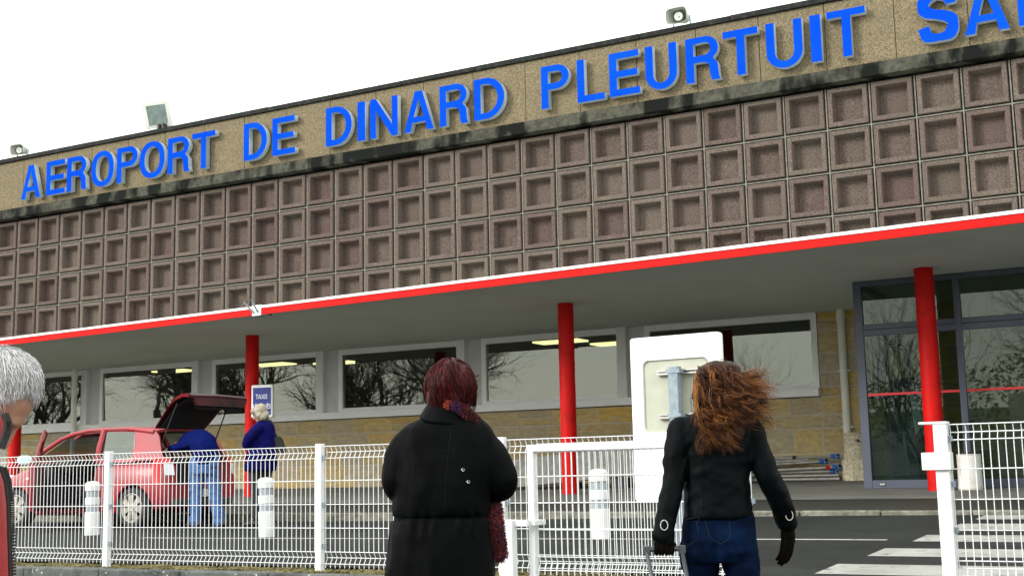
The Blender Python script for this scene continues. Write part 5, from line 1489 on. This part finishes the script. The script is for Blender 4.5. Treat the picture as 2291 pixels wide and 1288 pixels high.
# trolley case held by her left hand
tcs = thing('trolley_case', 'grey telescopic handle of a trolley case held in the gloved hand', 'suitcase', (gpx.x, gpx.y, zg))
b = MB()
ga_, gb2 = atd(1446, 1228, D2 - .10), atd(1526, 1226, D2 - .10)
b.tube([ga_, gb2], .0125, 10)
for e_ in (ga_, gb2): b.rbox((-.016, -.014, -.022), (.016, .014, .016), .004, 0, Matrix.Translation(e_) @ Matrix.Rotation(R(28.8), 4, 'Z'))
ba = Vector(ga_) + RH*.012 - FH*.42; ba.z = zg + .50; bb = Vector(gb2) - RH*.012 - FH*.42; bb.z = zg + .50
b.tube([ga_ - ZUP*.01, ba], .0095, 8); b.tube([gb2 - ZUP*.01, bb], .0095, 8)
b.build('handle', M['handle'], tcs)
b = MB(); Mc = Matrix.Translation((ba + bb)/2 - ZUP*.0) @ Matrix.Rotation(R(28.8), 4, 'Z') @ Matrix.Rotation(R(-28), 4, 'X')
b.rbox((-.18, -.20, -.46), (.18, .02, .02), .03, 0, Mc); b.build('case', M['coat_black'], tcs)
b = MB()
for sx in (-.15, .15): b.lathe([(-.02, .001), (-.02, .035), (.02, .035), (.02, .001)], Mc @ Vector((sx, -.0, -.48)), RH, 14)
b.build('wheels', M['zip'], tcs)

# ---- grey-haired man at the left edge, head bowed
D3 = 3.10
p0 = atd(-110, 1280, D3); zg = zfoot(p0.y)
pm = thing('person', 'silver-haired man in a red zip jacket bowing his head by the fence', 'person', (p0.x, p0.y, zg))
b = MB()
hc = atd(-20, 897, D3); f3 = (RH*.50 - ZUP*.84 + FH*.10).normalized(); u3 = (RH*.86 + ZUP*.50).normalized()
L3 = head(b, hc, f3, u3, .96)
b.tube([L3(0,-.03,-.06), L3(0,-.07,-.15), atd(-120, 985, D3)], [.06, .062, .075], 14, 0, True, True)
rings_loft(b, [(985,-190,-60,.09,0),(1040,-290,-40,.11,0),(1200,-270,-35,.12,0),(1500,-250,-20,.13,0),(1600,-240,-30,.12,0)], D3)
limb(b, [(-280,1060,D3,.05),(-310,1300,D3,.042),(-200,1420,D3+.2,.035)]); limb(b, [(-75,1070,D3+.12,.045),(-75,1300,D3+.14,.038),(-95,1440,D3+.3,.035)])
hand(b, atd(-190,1430,D3+.2), RH*.6 - ZUP*.6, FH, 1, .5, 1); hand(b, atd(-70,1450,D3+.3), -ZUP, -FH, 1, .5, 1)
legs(b, -200, -80, 1600, D3, zg, .09)
skin(b, .008, 'body', M['skin'], pm, 2)
eyes(L3, pm, .96)
shoes(-200, -80, 1600, D3, zg, pm)
b = MB()
legs(b, -200, -80, 1590, D3, zg, .10); rings_loft(b, [(1480,-262,-8,.14,0),(1620,-262,-10,.15,0)], D3); skin(b, .012, 'trousers', M['trousers_black'], pm, 2)
b = MB()
rings_loft(b, [(985,-205,-32,.10,0),(1030,-300,-22,.13,0),(1080,-320,-4,.15,0),(1190,-310,6,.16,0),(1290,-305,10,.16,0),(1420,-300,12,.165,0),(1510,-295,10,.16,0)], D3 - .02)
limb(b, [(-285,1060,D3,.075),(-320,1180,D3,.068),(-315,1300,D3,.062),(-210,1415,D3+.2,.05)]); limb(b, [(-72,1075,D3+.16,.07),(-76,1180,D3+.18,.065),(-74,1300,D3+.18,.06),(-92,1432,D3+.3,.05)])
jr = skin(b, .011, 'jacket', M['jacket_red'], pm, 3, [(.008, (4, 4, 3), 2.0), (.003, (11, 11, 8), 5.0)])
# standing collar and zip
b = MB()
def cring(py, l, r, hd): return ring(l, r, py, D3 - .10, hd, 0, n=28)
b.loft([[p + RH*0 for p in cring(1000,-205,-15,.105)], cring(965,-190,-2,.095), cring(930,-182,8,.09), cring(928,-174,2,.082), cring(965,-180,-10,.085), cring(1000,-195,-25,.095)], 0, False)
b.build('collar', M['jacket_red'], jr, True)
def zipline(pxs, d, w):
    q = MB(); P = [atd(*p, d) for p in pxs]; PP = []
    for a, c in zip(P[:-1], P[1:]):
        for i in range(14): PP.append(a + (c - a)*(i/14))
    PP.append(P[-1]); q.tube(PP, w, 8, 0, True, True)
    for i, p in enumerate(PP):
        q.box((-.003, -.004, -.0022), (.012, .004, .0022), 0, Matrix.Translation(p) @ Matrix.Rotation(R(28.8), 4, 'Z'))
    return q.build('zip', M['zip'], jr)
zipline([(3,1046),(13,1075),(19,1120),(21,1190),(24,1290),(25,1380)], D3 - .06, .0052)
zipline([(6,926),(13,942),(13,960),(7,980),(-2,1000)], D3 - .175, .0050)
# short hair swept back from the brow
b = MB()
r3 = f3.cross(u3).normalized()
MX3 = Matrix((r3, f3, u3)).transposed()
b.ball(L3(0,-.022,.036), .081*.96, .096*.96, .102*.96, MX3, 20)
hm = skin(b, .008, 'hair', M['hair_grey'], pm, 1)
b = MB(); rr = random.Random(9)
for i in range(5200):
    th = math.acos(rr.uniform(-.45, 1)); ph = rr.uniform(0, 2*PI)
    lx, ly, lz = math.sin(th)*math.cos(ph), math.sin(th)*math.sin(ph), math.cos(th)
    if ly > .50 and lz < .62: continue
    if ly > .1 and lz < .02: continue
    p = L3(lx*.081, ly*.096 - .022, lz*.102 + .036)
    nrm = (r3*lx + f3*ly*.85 + u3*lz).normalized()
    flow = (f3*.75 - u3*.25 + r3*lx*.3); flow = (flow - nrm*flow.dot(nrm)).normalized()
    ln = rr.uniform(.016, .034); lift_ = rr.uniform(.10, .45)
    j = Vector((rr.gauss(0,.15), rr.gauss(0,.15), rr.gauss(0,.15)))
    dv = (flow + nrm*lift_ + j).normalized()
    dark = pnoise(p*11) > .12
    strand(b, [p, p + dv*ln*.5, p + (dv - nrm*.3).normalized()*ln], rr.uniform(.0007, .0014), 1 if (dark and rr.random() < .7) or rr.random() < .12 else 0)
b.build('hair_strands', [M['hair_grey'], M['hair_grey2']], pm, True)

# ---- man bent into the boot of the car
D4 = 18.35
p0 = atd(466, 1172, D4); zg = zroad(p0.x, p0.y)
pb_ = thing('person', 'man in blue jumper and faded jeans bent into the red car boot', 'person', (p0.x, p0.y, zg))
b = MB()
hc = atd(398, 1006, D4 + .55); head(b, hc, (RH*-.6 - ZUP*.8), (RH*-.8 + ZUP*.4), 1.0)
limb(b, [(462,1030,D4,.13),(458,1000,D4+.05,.13),(436,994,D4+.3,.13),(410,1000,D4+.5,.06),(400,1004,D4+.54,.05)])
limb(b, [(430,990,D4+.25,.05),(405,998,D4+.25,.04),(382,1003,D4+.3,.035)]); limb(b, [(430,996,D4+.5,.05),(405,1010,D4+.6,.04),(385,1016,D4+.65,.035)])
hand(b, atd(380,1004,D4+.3), -RH - ZUP*.3, ZUP, 1, .5, 1); hand(b, atd(384,1017,D4+.65), -RH - ZUP*.3, ZUP, 1, .5, -1)
limb(b, [(444,1040,D4,.07),(440,1100,D4,.06),(439,1160,D4,.045)]); limb(b, [(476,1040,D4,.07),(482,1100,D4,.06),(489,1160,D4,.045)])
skin(b, .012, 'body', M['skin'], pb_, 2)
b = MB()
limb(b, [(460,1026,D4,.172),(458,1000,D4+.03,.185),(448,988,D4+.15,.178),(430,988,D4+.32,.16),(412,996,D4+.48,.11)], n=20)
limb(b, [(438,988,D4+.10,.09),(412,994,D4+.12,.066),(392,1001,D4+.2,.054),(382,1003,D4+.28,.045)]); limb(b, [(430,996,D4+.5,.08),(405,1010,D4+.6,.06),(388,1015,D4+.64,.045)])
skin(b, .014, 'jumper', M['sweater_blue'], pb_, 3, [(.012, (6, 6, 8), 2.0)])
b = MB()
rings_loft(b, [(1020,428,488,.135,.02),(1040,425,490,.15,0),(1060,426,488,.14,0)], D4)
limb(b, [(442,1050,D4,.105),(440,1085,D4+.02,.092),(439,1120,D4+.02,.082),(438,1150,D4,.078),(438,1166,D4,.082)]); limb(b, [(473,1050,D4,.105),(479,1085,D4+.02,.092),(484,1120,D4+.02,.084),(489,1150,D4,.082),(492,1166,D4,.088)])
skin(b, .013, 'jeans', M['jeans_light'], pb_, 2, [(.012, (5, 5, 12), 3.0)])
for px in (438, 493):
    p = atd(px, 1172, D4); p.z = zg; b = MB(); dv = (RH*-.75 + FH*.6)
    b.tube([p + ZUP*.045 - dv*.08, p + ZUP*.045 + dv*.08, p + ZUP*.035 + dv*.18], [.05,.05,.036], 10, 0, True, True); b.v = [(x, y, max(z, zg + .002)) for x, y, z in b.v]; b.build('shoe', M['shoe'], pb_, True)

# ---- woman by the taxi sign, arms folded
D5 = 18.1
p0 = atd(584, 1166, D5); zg = zroad(p0.x, p0.y)
pt = thing('person', 'pale-haired woman with folded arms in a deep blue coat before the taxi sign', 'person', (p0.x, p0.y, zg))
b = MB()
hc = atd(581, 926, D5); f5 = (RH*-.90 + FH*.25 - ZUP*.35); L5 = head(b, hc, f5, ZUP - RH*.2, 1.0)
b.tube([hc - ZUP*.06, atd(590, 952, D5)], [.055, .06], 12, 0, True, True)
rings_loft(b, [(950,570,606,.09,0),(1000,556,612,.11,0),(1045,556,610,.11,0)], D5)
limb(b, [(566,1040,D5,.07),(568,1100,D5,.05),(570,1158,D5,.04)]); limb(b, [(596,1040,D5+.08,.07),(594,1100,D5+.1,.05),(592,1160,D5+.1,.04)])
limb(b, [(576,962,D5-.15,.05),(558,985,D5-.16,.045),(560,990,D5+.02,.04)]); hand(b, atd(560,990,D5+.02), FH, -RH, .95, .6, 1)
limb(b, [(600,962,D5+.15,.05),(585,988,D5+.2,.045),(562,984,D5+.1,.04)]); hand(b, atd(562,984,D5+.1), -FH, -RH, .95, .6, 1)
skin(b, .010, 'body', M['skin'], pt, 2)
eyes(L5, pt)
b = MB()
limb(b, [(568,1040,D5,.095),(572,1100,D5,.075),(574,1155,D5,.065)]); limb(b, [(596,1040,D5+.06,.095),(592,1100,D5+.08,.075),(590,1156,D5+.08,.065)])
skin(b, .013, 'trousers', M['trousers_black'], pt, 2)
for px, o in ((572, 0), (591, .08)):
    p = atd(px, 1166, D5 + o); p.z = zg; b = MB(); b.tube([p + ZUP*.04 + RH*.07, p + ZUP*.04 - RH*.06, p + ZUP*.03 - RH*.14], [.042,.042,.03], 10, 0, True, True); b.v = [(x, y, max(z, zg + .002)) for x, y, z in b.v]; b.build('shoe', M['shoe'], pt, True)
b = MB()
rings_loft(b, [(941,578,607,.08,0),(950,571,611,.12,0),(962,562,615,.15,0),(980,556,616,.17,0),(1010,552,618,.18,0),(1040,548,619,.19,0),(1052,549,617,.18,0)], D5)
limb(b, [(580,958,D5-.12,.085),(562,975,D5-.17,.078),(553,992,D5-.12,.070),(556,985,D5+.05,.062)])
limb(b, [(600,960,D5+.14,.085),(580,985,D5+.16,.07),(556,984,D5+.06,.06)])
skin(b, .013, 'coat', M['coat_blue'], pt, 3, [(.012, (5, 5, 6), 7.0)])
b = MB(); rings_loft(b, [(938,577,606,.075,.01),(948,572,612,.10,.01),(954,574,613,.10,.01)], D5); skin(b, .012, 'collar', M['trousers_black'], pt, 2)
b = MB(); u5 = (ZUP - RH*.2)
b.ball(L5(0,-.02,.035), .090, .108, .108, Matrix((f5.normalized().cross(u5.normalized()), f5.normalized(), u5.normalized())).transposed(), 16)
for x, y, z, r in ((.062,-.02,-.03,.052),(-.062,-.02,-.03,.052),(0,-.075,-.04,.06),(.055,-.05,-.075,.045),(-.055,-.05,-.075,.045),(.045,.045,.06,.05),(-.045,.045,.06,.05)): b.ball(L5(x,y,z), r, n=10)
skin(b, .010, 'hair', M['hair_pale'], pt, 2, [(.006, (22, 22, 10), 1.0)])
bag = thing('shoulder_bag', 'black shoulder bag hanging behind the woman in the blue coat', 'bag', atd(620, 1000, D5))
b = MB()
c = atd(619, 992, D5 + .02); b.loft([[c + RH*x*s_ + FH*y*.07 + ZUP*z for x, y in ((-.05,-1),(.10,-1),(.10,1),(-.05,1))] for z, s_ in ((-.13, 1.1), (-.10, 1.25), (.05, .8), (.10, .5))], 0, True); b.build('bag', M['zip'], bag)
b = MB(); b.tube([atd(622,982,D5), atd(612,960,D5-.02), atd(604,946,D5-.03)], .012, 6); b.build('strap', M['zip'], bag)

# ------------------------------------------------------------------ bare trees across the road (seen in the window panes)
def bare_tree(name, label, x, y, h, seed, spread=1.0, bushy=False):
    rt = random.Random(seed); zb = 0.08
    t = thing(name, label, 'tree', (x, y, zb), 0, 'bare winter trees across the road')
    tr, cr_ = MB(), MB()
    def grow(p, d, ln, r, lv):
        n = 6; pts = [p]; rad = [r]; dd = d.copy()
        for i in range(n):
            dd = (dd + Vector((rt.gauss(0,.16), rt.gauss(0,.16), rt.gauss(0,.12) + .05))).normalized()
            pts.append(pts[-1] + dd*ln/n); rad.append(r*(1 - .42*(i+1)/n))
        (tr if lv < 2 else cr_).tube(pts, rad, 7 if lv < 2 else (5 if lv < 3 else 3), 0, False)
        if lv >= 5: return
        k = rt.randrange(4, 6) if lv < 4 else rt.randrange(2, 4)
        for i in range(k):
            j = rt.randrange(2, n + 1) if i else n
            a = rt.uniform(.35, .95)*spread; ax = dd.orthogonal().normalized(); ax.rotate(Matrix.Rotation(rt.uniform(0, 2*PI), 3, dd))
            nd = (dd*math.cos(a) + ax*math.sin(a)).normalized()
            grow(pts[j], nd, ln*rt.uniform(.66, .90), rad[j]*rt.uniform(.55, .75), lv + 1)
    if bushy:
        for i in range(9):
            a = 2*PI*i/9; grow(Vector((x + .3*math.cos(a), y + .3*math.sin(a), zb)), Vector((.35*math.cos(a), .35*math.sin(a), 1)).normalized(), h*.33, .05, 2)
    else: grow(Vector((x, y, zb - .1)), Vector((0, 0, 1)), h*.25, h*.027, 0)
    tr.build('trunk', M['bark'], t, True) if tr.v else None
    cr_.build('crown', M['bark'], t)
    return t
LBT = 'bare winter tree across the road, seen only mirrored in the window panes'
LBB = 'many-stemmed bare tree across the road, seen only mirrored in the window panes'
protos = [bare_tree('bare_tree', LBT, -60, -5, 13, 40), bare_tree('bare_tree', LBT, -52.5, -7, 14, 41), bare_tree('bare_tree', LBT, -46, -4, 13, 42), bare_tree('bare_tree', LBT, -39.5, -7, 14, 47)]
for i, (x, y) in enumerate(((-70, -6), (-65, -9), (-56, -9), (-49.5, -10), (-43, -10), (-36.5, -11), (-33.8, -6), (-63, -3), (-45, -14), (-57.5, -14), (3, -8), (-1.5, -10), (-5.5, -15))):
    o = copy_tree(protos[i % 4]); o.location = (x, y, .08); o.rotation_euler = (0, 0, 1.3*i); sc_ = random.uniform(.85, 1.1); o.scale = (sc_, sc_, sc_)
for x, y, h, sd in ((-19.5, -8, 6.5, 45), (-9.5, -6, 8.5, 46)): bare_tree('bare_tree', LBB, x, y, h, sd, .75, True)
hb = MB()
rh = random.Random(3)
for i in range(26000):
    x = rh.uniform(-75, 18); y = -26 + rh.gauss(0, 1.2); hh = 1.5 + 2.9*max(0, min(1, (x + 26)/18)) + 1.1*pnoise(Vector((x*.35, 5, 0))); z = hh*rh.random()**.8 + .1; s = rh.uniform(.10, .32)
    dv = Vector((rh.gauss(0,1), rh.gauss(0,1), rh.gauss(0,1))).normalized(); e = dv.orthogonal().normalized()
    c = Vector((x, y, z)); hb.add([c, c + dv*s, c + dv*s*.5 + e*s*.5], [(0,1,2)])
M['hedge'] = mat('far_hedge', (0.05, 0.055, 0.03), 0.9)
hb.build('hedge', M['hedge'], kind='stuff')
